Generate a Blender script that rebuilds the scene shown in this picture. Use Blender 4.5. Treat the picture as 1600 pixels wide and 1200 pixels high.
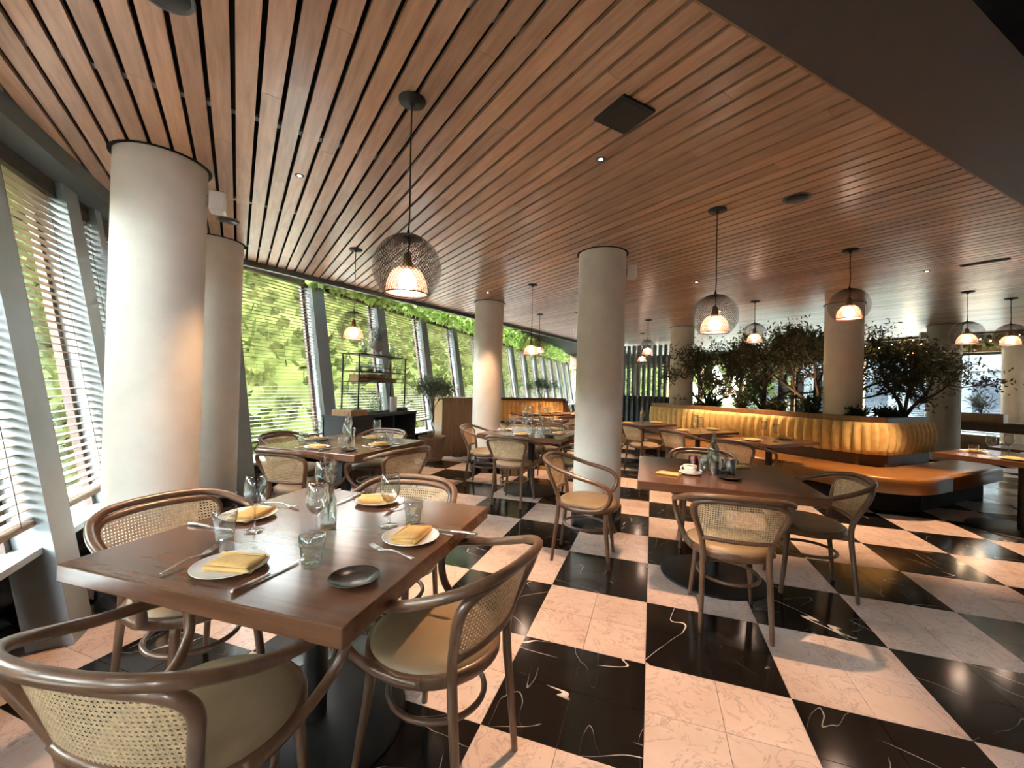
import bpy, bmesh, math, random
from mathutils import Vector, Matrix, noise as mnoise

random.seed(7)
S2 = math.sqrt(2)
PI = math.pi
scene = bpy.context.scene
COL = scene.collection
for o in list(bpy.data.objects):
    bpy.data.objects.remove(o, do_unlink=True)

# ------------------------------------------------------------------ camera
CAM_LOC = Vector((-0.0026, -2.1109, 1.339))
YAW, PITCH, ROLL = 0.33086, 0.004464, 0.027498
fw = Vector((-math.sin(YAW)*math.cos(PITCH), math.cos(YAW)*math.cos(PITCH), math.sin(PITCH)))
rt = Vector((math.cos(YAW), math.sin(YAW), 0))
up = rt.cross(fw)
r2 = rt*math.cos(ROLL) + up*math.sin(ROLL)
u2 = -rt*math.sin(ROLL) + up*math.cos(ROLL)
cam = bpy.data.cameras.new('camera')
cam.sensor_fit = 'HORIZONTAL'
cam.sensor_width = 36.0
cam.lens = 637.286/1600*36.0
cam.clip_start = 0.02
cam.clip_end = 200
cam_o = bpy.data.objects.new('camera', cam)
COL.objects.link(cam_o)
m3 = Matrix((r2, u2, -fw)).transposed()
cam_o.matrix_world = Matrix.Translation(CAM_LOC) @ m3.to_4x4()
scene.camera = cam_o

# ------------------------------------------------------------------ world, sun, exposure
vs = scene.view_settings
vs.view_transform = 'Standard'
vs.look = 'None'
vs.gamma = 1.0
vs.use_curve_mapping = False
vs.exposure = 2.58
world = bpy.data.worlds.new('World')
scene.world = world
world.use_nodes = True
bg = world.node_tree.nodes['Background']
bg.inputs['Color'].default_value = (0.93, 0.96, 1.0, 1)
bg.inputs['Strength'].default_value = 14.0
sun = bpy.data.lights.new('sun', 'SUN')
sun.energy = 3.0
sun.angle = math.radians(12)
sun.color = (1.0, 0.96, 0.86)
sun_o = bpy.data.objects.new('sun', sun)
COL.objects.link(sun_o)
sun_o.rotation_euler = Vector((-0.62, 0.10, -0.78)).to_track_quat('-Z', 'Y').to_euler()
sun_o.location = (10, 0, 20)

cy = scene.cycles
cy.max_bounces = 8; cy.diffuse_bounces = 4; cy.glossy_bounces = 4; cy.transmission_bounces = 4; cy.transparent_max_bounces = 16

# ------------------------------------------------------------------ helpers
class MB:
    """collects verts and faces, then links them as ONE mesh object"""
    def __init__(s):
        s.v = []; s.f = []; s.sm = []
    def add(s, vs_, fs, smooth=False):
        b = len(s.v)
        s.v += [tuple(p) for p in vs_]
        s.f += [tuple(i+b for i in f) for f in fs]
        s.sm += [smooth]*len(fs)
        return s
    def box(s, x0, x1, y0, y1, z0, z1):
        v = [(x0,y0,z0),(x1,y0,z0),(x1,y1,z0),(x0,y1,z0),(x0,y0,z1),(x1,y0,z1),(x1,y1,z1),(x0,y1,z1)]
        return s.add(v, [(3,2,1,0),(4,5,6,7),(0,1,5,4),(1,2,6,5),(2,3,7,6),(3,0,4,7)])
    def bbox(s, x0, x1, y0, y1, z0, z1, b):
        """box with chamfered edges"""
        bm = bmesh.new()
        bmesh.ops.create_cube(bm, size=1)
        for q in bm.verts:
            q.co = Vector((x0 if q.co.x < 0 else x1, y0 if q.co.y < 0 else y1, z0 if q.co.z < 0 else z1))
        bmesh.ops.bevel(bm, geom=list(bm.edges), offset=b, segments=2, affect='EDGES', profile=0.5)
        bm.verts.index_update()
        s.add([q.co[:] for q in bm.verts], [[q.index for q in f.verts] for f in bm.faces], False)
        bm.free()
        return s
    def prism(s, poly, z0, z1):
        n = len(poly)
        v = [(p[0], p[1], z0) for p in poly] + [(p[0], p[1], z1) for p in poly]
        f = [tuple(range(n-1, -1, -1)), tuple(range(n, 2*n))]
        f += [(i, (i+1) % n, n+(i+1) % n, n+i) for i in range(n)]
        return s.add(v, f)
    def hexa(s, b4, t4):
        v = list(b4)+list(t4)
        return s.add(v, [(3,2,1,0),(4,5,6,7),(0,1,5,4),(1,2,6,5),(2,3,7,6),(3,0,4,7)])
    def lathe(s, prof, n=24, c=(0,0,0), smooth=True):
        v = []; f = []
        for (r, z) in prof:
            for i in range(n):
                a = 2*PI*i/n
                v.append((c[0]+r*math.cos(a), c[1]+r*math.sin(a), c[2]+z))
        for j in range(len(prof)-1):
            for i in range(n):
                k = (i+1) % n
                f.append((j*n+i, j*n+k, (j+1)*n+k, (j+1)*n+i))
        return s.add(v, f, smooth)
    def tube(s, pts, r, n=8, closed=False, smooth=True, caps=True):
        pts = [Vector(p) for p in pts]
        m = len(pts)
        rr = r if isinstance(r, (list, tuple)) else [r]*m
        v = []; f = []
        prevx = None
        for i in range(m):
            a = pts[(i-1) % m] if (closed or i > 0) else pts[0]
            b = pts[(i+1) % m] if (closed or i < m-1) else pts[-1]
            t = (b-a).normalized()
            if prevx is None:
                h = Vector((0,0,1)) if abs(t.z) < .9 else Vector((1,0,0))
                x = t.cross(h).normalized()
            else:
                x = (prevx - t*prevx.dot(t)).normalized()
            prevx = x
            y = t.cross(x)
            for k in range(n):
                an = 2*PI*k/n
                v.append(pts[i] + (x*math.cos(an)+y*math.sin(an))*rr[i])
        for i in range(m if closed else m-1):
            for k in range(n):
                f.append((i*n+k, i*n+(k+1) % n, ((i+1) % m)*n+(k+1) % n, ((i+1) % m)*n+k))
        if caps and not closed:
            f.append(tuple(range(n-1, -1, -1)))
            f.append(tuple((m-1)*n+k for k in range(n)))
        return s.add(v, f, smooth)
    def sphere(s, c, r, n=14, m=9, sz=1.0):
        prof = [(max(1e-4, r*math.sin(PI*j/m)), -r*sz*math.cos(PI*j/m)) for j in range(m+1)]
        return s.lathe(prof, n, c)
    def xf(s, M):
        s.v = [tuple(M @ Vector(p)) for p in s.v]
        return s
    def mesh(s, name, mat=None):
        me = bpy.data.meshes.new(name)
        me.from_pydata(s.v, [], s.f)
        me.polygons.foreach_set('use_smooth', s.sm)
        if mat: me.materials.append(mat)
        me.update()
        return me
    def build(s, name, mat, parent=None, loc=None, label=None, stuff=False):
        return put(name, s.mesh(name, mat), parent, loc, label, stuff)

def put(name, me, parent=None, loc=None, label=None, stuff=False, rot=None):
    o = bpy.data.objects.new(name, me)
    COL.objects.link(o)
    if parent: o.parent = parent
    if loc is not None: o.location = loc
    if rot is not None: o.rotation_euler = rot
    if label: o['label'] = label
    if stuff: o['kind'] = 'stuff'
    return o

def tag(o, label, cat, group=None):
    o['label'] = label; o['category'] = cat
    if group: o['group'] = group
    return o
def thing(name, label, cat, loc=(0,0,0), rz=0, group=None):
    o = bpy.data.objects.new(name, None)
    o.empty_display_size = .05
    COL.objects.link(o)
    o.location = loc; o.rotation_euler = (0,0,rz)
    return tag(o, label, cat, group)
def struct(o):
    o['kind'] = 'structure'
    return o
def structure(name, loc=(0,0,0)):
    o = bpy.data.objects.new(name, None)
    o.empty_display_size = .05
    COL.objects.link(o); o.location = loc
    return struct(o)
def dup(root, loc, rz=0, label=None, group=None):
    r = root.copy(); COL.objects.link(r)
    r.location = loc; r.rotation_euler = (0,0,rz)
    if label: r['label'] = label
    if group: r['group'] = group
    for ch in list(root.children):
        c = ch.copy(); COL.objects.link(c); c.parent = r
        for g in list(ch.children):
            d = g.copy(); COL.objects.link(d); d.parent = c
    return r

def crom(pts, k=5, closed=False):
    """Catmull-Rom through the points"""
    P = [Vector(p) for p in pts]; n = len(P); out = []
    for i in range(n if closed else n-1):
        p0 = P[(i-1) % n] if (closed or i > 0) else P[0]*2-P[1]
        p1 = P[i]; p2 = P[(i+1) % n]
        p3 = P[(i+2) % n] if (closed or i < n-2) else P[-1]*2-P[-2]
        for j in range(k):
            t = j/k
            out.append(.5*((2*p1)+(p2-p0)*t+(2*p0-5*p1+4*p2-p3)*t*t+(-p0+3*p1-3*p2+p3)*t**3))
    if not closed: out.append(P[-1])
    return out

# ------------------------------------------------------------------ materials
class NT:
    def __init__(s, name):
        s.m = bpy.data.materials.new(name); s.m.use_nodes = True
        s.t = s.m.node_tree; s.n = s.t.nodes; s.l = s.t.links
        s.b = s.n['Principled BSDF']; s.out = s.n['Material Output']
    def node(s, typ, **kw):
        q = s.n.new(typ)
        for k, v in kw.items():
            if k.startswith('i_'):
                nm = k[2:]
                q.inputs[int(nm) if nm.isdigit() else nm].default_value = v
            else: setattr(q, k, v)
        return q
    def link(s, a, b): s.l.new(a, b)
    def set(s, **kw):
        for k, v in kw.items(): s.b.inputs[k.replace('_', ' ')].default_value = v
        return s
    def math(s, op, a, b=None):
        q = s.node('ShaderNodeMath', operation=op)
        for i, w in enumerate((a, b)):
            if w is None: continue
            if isinstance(w, (int, float)): q.inputs[i].default_value = w
            else: s.link(w, q.inputs[i])
        return q.outputs[0]
    def vmath(s, op, a, b=None):
        q = s.node('ShaderNodeVectorMath', operation=op)
        for i, w in enumerate((a, b)):
            if w is None: continue
            if isinstance(w, (tuple, list)): q.inputs[i].default_value = w
            else: s.link(w, q.inputs[i])
        return q.outputs[0]
    def ramp(s, fac, stops):
        q = s.node('ShaderNodeValToRGB')
        e = q.color_ramp.elements
        while len(e) < len(stops): e.new(.5)
        for i, (p, c) in enumerate(stops):
            e[i].position = p; e[i].color = (*c, 1) if len(c) == 3 else c
        s.link(fac, q.inputs[0])
        return q.outputs[0]
    def mix(s, fac, a, b, mode='MIX'):
        q = s.node('ShaderNodeMix', data_type='RGBA', blend_type=mode)
        for i, w in ((0, fac), (6, a), (7, b)):
            if isinstance(w, (int, float)): q.inputs[i].default_value = w
            elif isinstance(w, (tuple, list)): q.inputs[i].default_value = (*w[:3], 1)
            else: s.link(w, q.inputs[i])
        return q.outputs[2]
    def bump(s, h, strength=.2, dist=.002):
        q = s.node('ShaderNodeBump', i_Strength=strength, i_Distance=dist)
        s.link(h, q.inputs['Height']); s.link(q.outputs[0], s.b.inputs['Normal'])

def plain(name, c, rough=.5, metal=0, var=.12, scale=8, coat=0, bump=0, spec=.5):
    t = NT(name)
    tc = t.node('ShaderNodeTexCoord')
    no = t.node('ShaderNodeTexNoise', i_Scale=scale, i_Detail=4.0)
    t.link(tc.outputs['Object'], no.inputs['Vector'])
    col = t.ramp(no.outputs['Fac'], [(.3, [x*(1-var) for x in c]), (.7, [min(1, x*(1+var)) for x in c])])
    t.link(col, t.b.inputs['Base Color'])
    t.set(Roughness=rough, Metallic=metal, Coat_Weight=coat, Specular_IOR_Level=spec)
    t.b.inputs['Coat Roughness'].default_value = .12
    if bump: t.bump(no.outputs['Fac'], bump, .003)
    return t.m

def wood(name, c1, c2, rough=.4, coat=.2, axis='X', scale=1.0, bump=.08):
    t = NT(name)
    tc = t.node('ShaderNodeTexCoord')
    mp = t.node('ShaderNodeMapping')
    s = [14*scale]*3; s['XYZ'.index(axis)] = 1.1*scale
    mp.inputs['Scale'].default_value = s
    t.link(tc.outputs['Object'], mp.inputs['Vector'])
    no = t.node('ShaderNodeTexNoise', i_Scale=2.2, i_Detail=7.0, i_Roughness=.62, i_Distortion=.5)
    t.link(mp.outputs[0], no.inputs['Vector'])
    col = t.ramp(no.outputs['Fac'], [(.28, c1), (.72, c2)])
    t.link(col, t.b.inputs['Base Color'])
    t.set(Roughness=rough, Coat_Weight=coat)
    t.b.inputs['Coat Roughness'].default_value = .15
    t.bump(no.outputs['Fac'], bump, .002)
    return t.m

def emit(name, c, s):
    t = NT(name)
    t.b.inputs['Base Color'].default_value = (*c, 1)
    t.b.inputs['Emission Color'].default_value = (*c, 1)
    t.b.inputs['Emission Strength'].default_value = s
    return t.m

def clear_glass(name, tint=(.96, .98, .97), base=.05, edge=.55, rough=.02):
    """thin clear glass: light goes straight through, edges mirror the room"""
    t = NT(name)
    t.n.remove(t.b)
    tr = t.node('ShaderNodeBsdfTransparent'); tr.inputs[0].default_value = (*tint, 1)
    gl = t.node('ShaderNodeBsdfGlossy'); gl.inputs['Roughness'].default_value = rough
    lw = t.node('ShaderNodeLayerWeight', i_Blend=.35)
    f = t.math('ADD', t.math('MULTIPLY', t.math('POWER', lw.outputs['Facing'], 1.9), edge), base)
    mx = t.node('ShaderNodeMixShader')
    t.link(f, mx.inputs[0]); t.link(tr.outputs[0], mx.inputs[1]); t.link(gl.outputs[0], mx.inputs[2])
    t.link(mx.outputs[0], t.out.inputs[0])
    return t.m

def leafmat(name, c1, c2, rough=.5, trans=.35, scale=3.0, spec=.5):
    t = NT(name)
    ge = t.node('ShaderNodeNewGeometry')
    no = t.node('ShaderNodeTexNoise', i_Scale=scale, i_Detail=5.0, i_Roughness=.7)
    t.link(ge.outputs['Position'], no.inputs['Vector'])
    col = t.ramp(no.outputs['Fac'], [(.33, c1), (.67, c2)])
    t.link(col, t.b.inputs['Base Color'])
    t.set(Roughness=rough, Specular_IOR_Level=spec)
    tl = t.node('ShaderNodeBsdfTranslucent'); t.link(col, tl.inputs[0])
    mx = t.node('ShaderNodeMixShader', i_0=trans)
    t.link(t.b.outputs[0], mx.inputs[1]); t.link(tl.outputs[0], mx.inputs[2])
    t.link(mx.outputs[0], t.out.inputs[0])
    return t.m

TILE = 0.305
PTH = math.radians(52.9)                       # direction of the ceiling boards
PDIR = Vector((-math.sin(PTH), math.cos(PTH), 0))
PNRM = Vector((math.cos(PTH), math.sin(PTH), 0))

def plank_mat():
    t = NT('ceiling_board_wood')
    ge = t.node('ShaderNodeNewGeometry')
    a = t.node('ShaderNodeVectorMath', operation='DOT_PRODUCT'); a.inputs[1].default_value = PNRM
    b = t.node('ShaderNodeVectorMath', operation='DOT_PRODUCT'); b.inputs[1].default_value = PDIR
    t.link(ge.outputs['Position'], a.inputs[0]); t.link(ge.outputs['Position'], b.inputs[0])
    lane = t.math('FLOOR', t.math('DIVIDE', t.math('ADD', a.outputs['Value'], 1.735), .098))
    stag = t.math('MULTIPLY', t.math('FRACT', t.math('MULTIPLY', lane, .618)), 2.4)
    piece = t.math('FLOOR', t.math('DIVIDE', t.math('ADD', b.outputs['Value'], stag), 2.4))
    wn = t.node('ShaderNodeTexWhiteNoise', noise_dimensions='2D')
    cx = t.node('ShaderNodeCombineXYZ'); t.link(lane, cx.inputs[0]); t.link(piece, cx.inputs[1])
    t.link(cx.outputs[0], wn.inputs['Vector'])
    gx = t.node('ShaderNodeCombineXYZ')
    t.link(t.math('MULTIPLY', a.outputs['Value'], 16), gx.inputs[0])
    t.link(t.math('MULTIPLY', b.outputs['Value'], 1.3), gx.inputs[1])
    t.link(t.math('MULTIPLY', wn.outputs['Value'], 90), gx.inputs[2])
    no = t.node('ShaderNodeTexNoise', i_Scale=2.6, i_Detail=7.0, i_Roughness=.6, i_Distortion=.35)
    t.link(gx.outputs[0], no.inputs['Vector'])
    grain = t.ramp(no.outputs['Fac'], [(.25, (.33, .18, .105)), (.75, (.54, .335, .215))])
    tint = t.ramp(wn.outputs['Value'], [(0, (.74, .70, .68)), (.5, (.97, .95, .94)), (1, (1.16, 1.10, 1.04))])
    col = t.mix(1.0, grain, tint, 'MULTIPLY')
    t.link(col, t.b.inputs['Base Color'])
    t.set(Roughness=.36, Coat_Weight=.5)
    t.b.inputs['Coat Roughness'].default_value = .24
    t.bump(no.outputs['Fac'], .08, .002)
    return t.m

def marble(name, dark):
    t = NT(name)
    ge = t.node('ShaderNodeNewGeometry')
    cell = TILE*2 if dark else TILE
    fl = t.vmath('FLOOR', t.vmath('SCALE', ge.outputs['Position']))
    sc = fl.node.inputs[0].links[0].from_node; sc.inputs['Scale'].default_value = 1/cell
    wn = t.node('ShaderNodeTexWhiteNoise', noise_dimensions='2D')
    t.link(fl, wn.inputs['Vector'])
    off = t.node('ShaderNodeVectorMath', operation='SCALE', i_Scale=40.0)
    t.link(wn.outputs['Color'], off.inputs[0])
    p = t.vmath('ADD', ge.outputs['Position'], off.outputs[0])
    if dark:
        rot = t.node('ShaderNodeVectorRotate', rotation_type='Z_AXIS')
        t.link(p, rot.inputs['Vector']); t.link(t.math('MULTIPLY', wn.outputs['Value'], 6.28), rot.inputs['Angle'])
        st1 = t.vmath('MULTIPLY', rot.outputs[0], (1.0, 3.4, 1.0)); st2 = t.vmath('MULTIPLY', rot.outputs[0], (4.2, 1.1, 1.0))
        n1 = t.node('ShaderNodeTexNoise', i_Scale=1.3, i_Detail=2.0, i_Roughness=.35)
        n2 = t.node('ShaderNodeTexNoise', i_Scale=1.4, i_Detail=2.5, i_Roughness=.4)
        n3 = t.node('ShaderNodeTexNoise', i_Scale=4.0, i_Detail=2.0)
        t.link(st1, n1.inputs['Vector']); t.link(st2, n2.inputs['Vector']); t.link(p, n3.inputs['Vector'])
        v1 = t.math('LESS_THAN', t.math('ABSOLUTE', t.math('SUBTRACT', n1.outputs['Fac'], .5)), .0034)
        v2 = t.math('LESS_THAN', t.math('ABSOLUTE', t.math('SUBTRACT', n2.outputs['Fac'], .47)), .0026)
        msk = t.ramp(n3.outputs['Fac'], [(.50, (0,0,0)), (.60, (1,1,1))])
        msk2 = t.ramp(n3.outputs['Fac'], [(.40, (.7,.7,.7)), (.52, (.05,.05,.05))])
        v = t.math('MAXIMUM', t.math('MULTIPLY', v1, msk), t.math('MULTIPLY', t.math('MULTIPLY', v2, msk2), .6))
        col = t.mix(v, (.0095, .0085, .0085), (.62, .58, .54))
        rough = .13
    else:
        n1 = t.node('ShaderNodeTexNoise', i_Scale=7.0, i_Detail=8.0, i_Roughness=.62, i_Distortion=1.2)
        n2 = t.node('ShaderNodeTexNoise', i_Scale=3.0, i_Detail=5.0, i_Roughness=.6)
        for q in (n1, n2): t.link(p, q.inputs['Vector'])
        base = t.ramp(n2.outputs['Fac'], [(.3, (.58, .45, .385)), (.7, (.74, .61, .54))])
        rd = t.math('ABSOLUTE', t.math('SUBTRACT', n1.outputs['Fac'], .5))
        vein = t.ramp(rd, [(.0, (1,1,1)), (.02, (0,0,0))])
        tint = t.math('ADD', t.math('MULTIPLY', wn.outputs['Value'], .14), .90)
        c0 = t.mix(t.math('MULTIPLY', vein, .55), base, (.30, .22, .18))
        cb = t.node('ShaderNodeCombineColor')
        for i in range(3): t.link(tint, cb.inputs[i])
        col = t.mix(1.0, c0, cb.outputs[0], 'MULTIPLY')
        rough = .2
    t.link(col, t.b.inputs['Base Color'])
    t.set(Roughness=rough, Specular_IOR_Level=.5)
    return t.m

M = {}
M['plank'] = plank_mat()
M['tile_dark'] = marble('black_marble', True)
M['tile_light'] = marble('cream_marble', False)
M['grout'] = plain('grout', (.06, .05, .045), .9)
M['plaster'] = plain('column_plaster', (.66, .62, .55), .62, var=.07, scale=5, bump=.12)
M['black_stone'] = plain('black_stone', (.012, .014, .016), .25, var=.4, scale=6)
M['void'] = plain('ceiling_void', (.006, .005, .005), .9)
M['metal_grey'] = plain('grey_metal', (.27, .30, .31), .38, .0, var=.05)
M['metal_dark'] = plain('dark_grey_metal', (.085, .10, .10), .42, .0, var=.06)
M['black_metal'] = plain('black_metal', (.012, .012, .012), .45, .2)
M['steel'] = plain('steel', (.62, .60, .57), .22, 1.0, var=.05)
M['brass'] = plain('aged_brass', (.32, .22, .10), .35, 1.0)
M['bentwood'] = wood('bentwood', (.085, .042, .022), (.16, .082, .042), .33, .3, 'Z', .8, .03)
M['cane'] = plain('cane', (.62, .46, .27), .55, var=.25, scale=60)
M['seat_leather'] = plain('seat_leather', (.27, .19, .105), .42, var=.08, scale=12, bump=.05)
M['table_wood'] = wood('table_wood', (.085, .036, .018), (.17, .076, .038), .20, .0, 'X', .55, .0)
M['table_dark'] = wood('dark_table_wood', (.045, .022, .014), (.085, .042, .026), .28, .3, 'X', .6, .0)
M['mustard'] = plain('mustard_velvet', (.72, .55, .23), .62, var=.12, scale=14)
M['amber'] = plain('amber_velvet', (.75, .46, .14), .6, var=.12, scale=14)
M['tan_leather'] = plain('tan_leather', (.27, .125, .036), .3, var=.14, scale=5, bump=.05)
M['oak'] = wood('oak', (.20, .105, .048), (.36, .20, .095), .45, .1, 'Z', .6)
M['dark_oak'] = wood('dark_oak', (.05, .027, .016), (.12, .065, .036), .5, .1, 'X', .6)
M['slat'] = wood('blind_slat', (.20, .135, .10), (.34, .25, .19), .5, 0, 'X', .8)
M['slat_pale'] = plain('pale_blind_slat', (.62, .64, .64), .5, var=.05)
M['headrail'] = plain('blind_headrail', (.060, .034, .024), .5)
M['glass'] = clear_glass('window_glass', (.94, .98, .96), .03, .35)
M['tableglass'] = clear_glass('table_glass', (.93, .95, .94), .085, 1.0)
M['bottle_glass'] = clear_glass('bottle_glass', (.88, .92, .90), .13, 1.0)
M['china'] = plain('china', (.74, .71, .66), .25, var=.04)
M['dark_china'] = plain('dark_glaze', (.030, .022, .018), .22, var=.3, scale=20)
M['napkin'] = plain('ochre_linen', (.62, .40, .14), .85, var=.10, scale=40, bump=.1)
M['bulb'] = emit('lit_bulb', (1.0, .82, .64), 10)
M['mesh_dark'] = plain('dark_wire', (.045, .026, .020), .4, .5)
M['mesh_copper'] = plain('copper_wire', (.80, .47, .34), .4, .3)
M['cord'] = plain('black_cord', (.01, .01, .01), .7)
M['downlight'] = emit('downlight_lens', (1.0, .85, .68), 9)
M['lamp_glow'] = emit('lamp_glow', (1.0, .66, .36), 34)
M['fairy'] = emit('fairy_light', (1.0, .85, .55), 9)
M['bark'] = plain('bark', (.075, .05, .033), .85, var=.3, scale=22, bump=.4)
M['soil'] = plain('soil', (.03, .022, .016), .95, var=.4, scale=30)
M['olive_leaf'] = leafmat('olive_leaf', (.034, .042, .021), (.105, .115, .06), .5, .2, 4)
M['potted_leaf'] = leafmat('potted_leaf', (.06, .075, .04), (.17, .20, .12), .5, .25, 5)
M['grey_leaf'] = leafmat('grey_leaf', (.10, .12, .09), (.26, .28, .22), .5, .25, 8)
M['shrub_leaf'] = leafmat('shrub_leaf', (.020, .036, .014), (.06, .095, .032), .5, .25, 5)
M['ivy_leaf'] = leafmat('ivy_leaf', (.24, .40, .09), (.74, .84, .38), .5, .6, 6)
M['dry_ivy_leaf'] = leafmat('dry_ivy_leaf', (.09, .075, .025), (.30, .25, .07), .5, .4, 6)
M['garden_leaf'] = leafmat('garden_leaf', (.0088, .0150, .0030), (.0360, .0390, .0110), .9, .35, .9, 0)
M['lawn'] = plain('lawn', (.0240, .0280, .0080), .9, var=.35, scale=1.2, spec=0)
M['terracotta'] = plain('basket_clay', (.25, .145, .085), .75, var=.2, scale=30, bump=.3)
M['stone_urn'] = plain('stone_urn', (.24, .22, .17), .8, var=.15, scale=20, bump=.15)
M['dry_grass'] = plain('dry_grass', (.36, .26, .18), .9, var=.2, scale=30)
M['soffit'] = plain('bulkhead_paint', (.055, .048, .05), .5, var=.06)
M['dark_wall'] = plain('dark_wall_paint', (.05, .038, .03), .7)
M['grey_panel'] = plain('grey_panel', (.10, .105, .115), .5)
M['facade'] = plain('pale_facade', (.036, .042, .048), .9, var=.04, scale=2, spec=0)
M['facade_glass'] = plain('facade_glass', (.008, .011, .016), .15)
M['white_ceramic'] = plain('white_ceramic', (.80, .79, .78), .2, var=.02)
M['red_glass'] = clear_glass('red_glass', (.9, .35, .30), .10, .5)
M['kraft'] = plain('kraft_box', (.33, .19, .085), .75)
M['charcoal'] = plain('charcoal_paint', (.012, .012, .013), .6)
M['steel_cup'] = plain('brushed_cup', (.42, .42, .41), .35, .7)
# ------------------------------------------------------------------ the setting
H = 2.642                                       # underside of the ceiling boards
LN = Vector((1/S2, 1/S2, 0)); LT = Vector((-1/S2, 1/S2, 0))
LEAN = 0.17                                     # the window walls lean outwards
def LW(s, off, z):                              # a point on the short left window wall
    return LN*(-2.96+LEAN*(2.6-z)-off)+LT*s+Vector((0,0,z))
def MW(y, off, z):                              # a point on the long window wall
    return Vector((-4.54+LEAN*(2.72-z)-off, y, z))
def EM(e, m, z=0):                              # diagonal axes of the building
    return Vector(((e+m)/S2, (m-e)/S2, z))

FLOOR = [(-4.75,.45),(-4.75,22.2),(11.75,5.7),(1.0,-5.0)]
def inside(poly, x, y):
    s = None
    n = len(poly)
    for i in range(n):
        a = poly[i]; b = poly[(i+1) % n]
        c = (b[0]-a[0])*(y-a[1])-(b[1]-a[1])*(x-a[0])
        if s is None: s = c > 0
        elif (c > 0) != s: return False
    return True

# floor: base and marble tiles, two by two of each colour
floor = struct(MB().prism(FLOOR, -.06, -.0125).build('floor', M['grout']))
g = .0012
tm = {}
for dk, nm in ((True, 'tile_dark'), (False, 'tile_light')):
    tm[dk] = MB().box(-TILE/2+g, TILE/2-g, -TILE/2+g, TILE/2-g, -.012, 0).mesh('tile', M[nm])
tiles = []
for i in range(-18, 40):
    for j in range(-17, 73):
        x = (i+.5)*TILE; y = (j+.5)*TILE
        if not inside(FLOOR, x, y): continue
        d = Vector((x, y, 0))-CAM_LOC
        zz = d.dot(fw)
        vis = zz > .3 and abs(d.dot(rt)) < zz*1.45+.3
        tiles.append((0 if vis else 1, d.length, x, y, (math.floor(i/2)+math.floor(j/2)) % 2 == 0))
tiles.sort()
rest = {True: MB(), False: MB()}
for k, (v_, d, x, y, dk) in enumerate(tiles):
    if k < 300:
        put('tile', tm[dk], floor, (x, y, 0))
    else:
        rest[dk].box(x-TILE/2+g, x+TILE/2-g, y-TILE/2+g, y+TILE/2-g, -.012, 0)
for dk, nm in ((True, 'tile_dark'), (False, 'tile_light')):
    rest[dk].build('tile', M[nm], floor, stuff=True)

# ceiling: black void and the boards under it
CEIL = [(-4.48,.48),(-.46,15.03),(7.67,6.90),(-1.61,-2.39)]
ceiling = struct(MB().prism(CEIL, 2.69, 2.72).build('ceiling', M['void']))
def clip(poly, conv):
    """cut a polygon by a convex one"""
    n = len(conv)
    cx = sum(p[0] for p in conv)/n; cy = sum(p[1] for p in conv)/n
    for i in range(n):
        a = conv[i]; b = conv[(i+1) % n]
        def side(p): return (b[0]-a[0])*(p[1]-a[1])-(b[1]-a[1])*(p[0]-a[0])
        sg = 1 if side((cx, cy)) > 0 else -1
        out = []
        for k in range(len(poly)):
            p = poly[k]; q = poly[(k+1) % len(poly)]
            sp = side(p)*sg; sq = side(q)*sg
            if sp >= 0: out.append(p)
            if sp*sq < 0:
                t = sp/(sp-sq)
                out.append((p[0]+(q[0]-p[0])*t, p[1]+(q[1]-p[1])*t))
        poly = out
        if len(poly) < 3: return []
    return poly
boards = []
for lane in range(-13, 140):
    q0 = -1.735+.098*lane+.0095; q1 = -1.735+.098*(lane+1)-.0095
    stag = (lane*.618-math.floor(lane*.618))*2.4
    for pc in range(-6, 10):
        b0 = pc*2.4-stag+.0008; b1 = (pc+1)*2.4-stag-.0008
        rect = [tuple((PNRM*q+PDIR*b)[:2]) for q, b in ((q0,b0),(q1,b0),(q1,b1),(q0,b1))]
        pl = clip(rect, CEIL)
        if len(pl) < 3: continue
        c = Vector((sum(p[0] for p in pl)/len(pl), sum(p[1] for p in pl)/len(pl), H))
        boards.append(((c-CAM_LOC).length, pl))
boards.sort(key=lambda t: t[0])
far_b = MB()
for k, (d, pl) in enumerate(boards):
    if k < 300: MB().prism(pl, H, H+.02).build('board', M['plank'], ceiling)
    else: far_b.prism(pl, H, H+.02)
far_b.build('board', M['plank'], ceiling, stuff=True)
# furring strips above the boards, seen through the gaps
fs = MB()
for b in (-1.2, .0, 1.2, 2.4, 3.6, 4.8):
    rect = [tuple((PNRM*q+PDIR*(b+w))[:2]) for q, w in ((-3,-.02),(12,-.02),(12,.02),(-3,.02))]
    pl = clip(rect, CEIL)
    if len(pl) > 2: fs.prism(pl, H+.022, H+.04)
fs.build('furring_strip', M['metal_grey'], ceiling)

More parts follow.
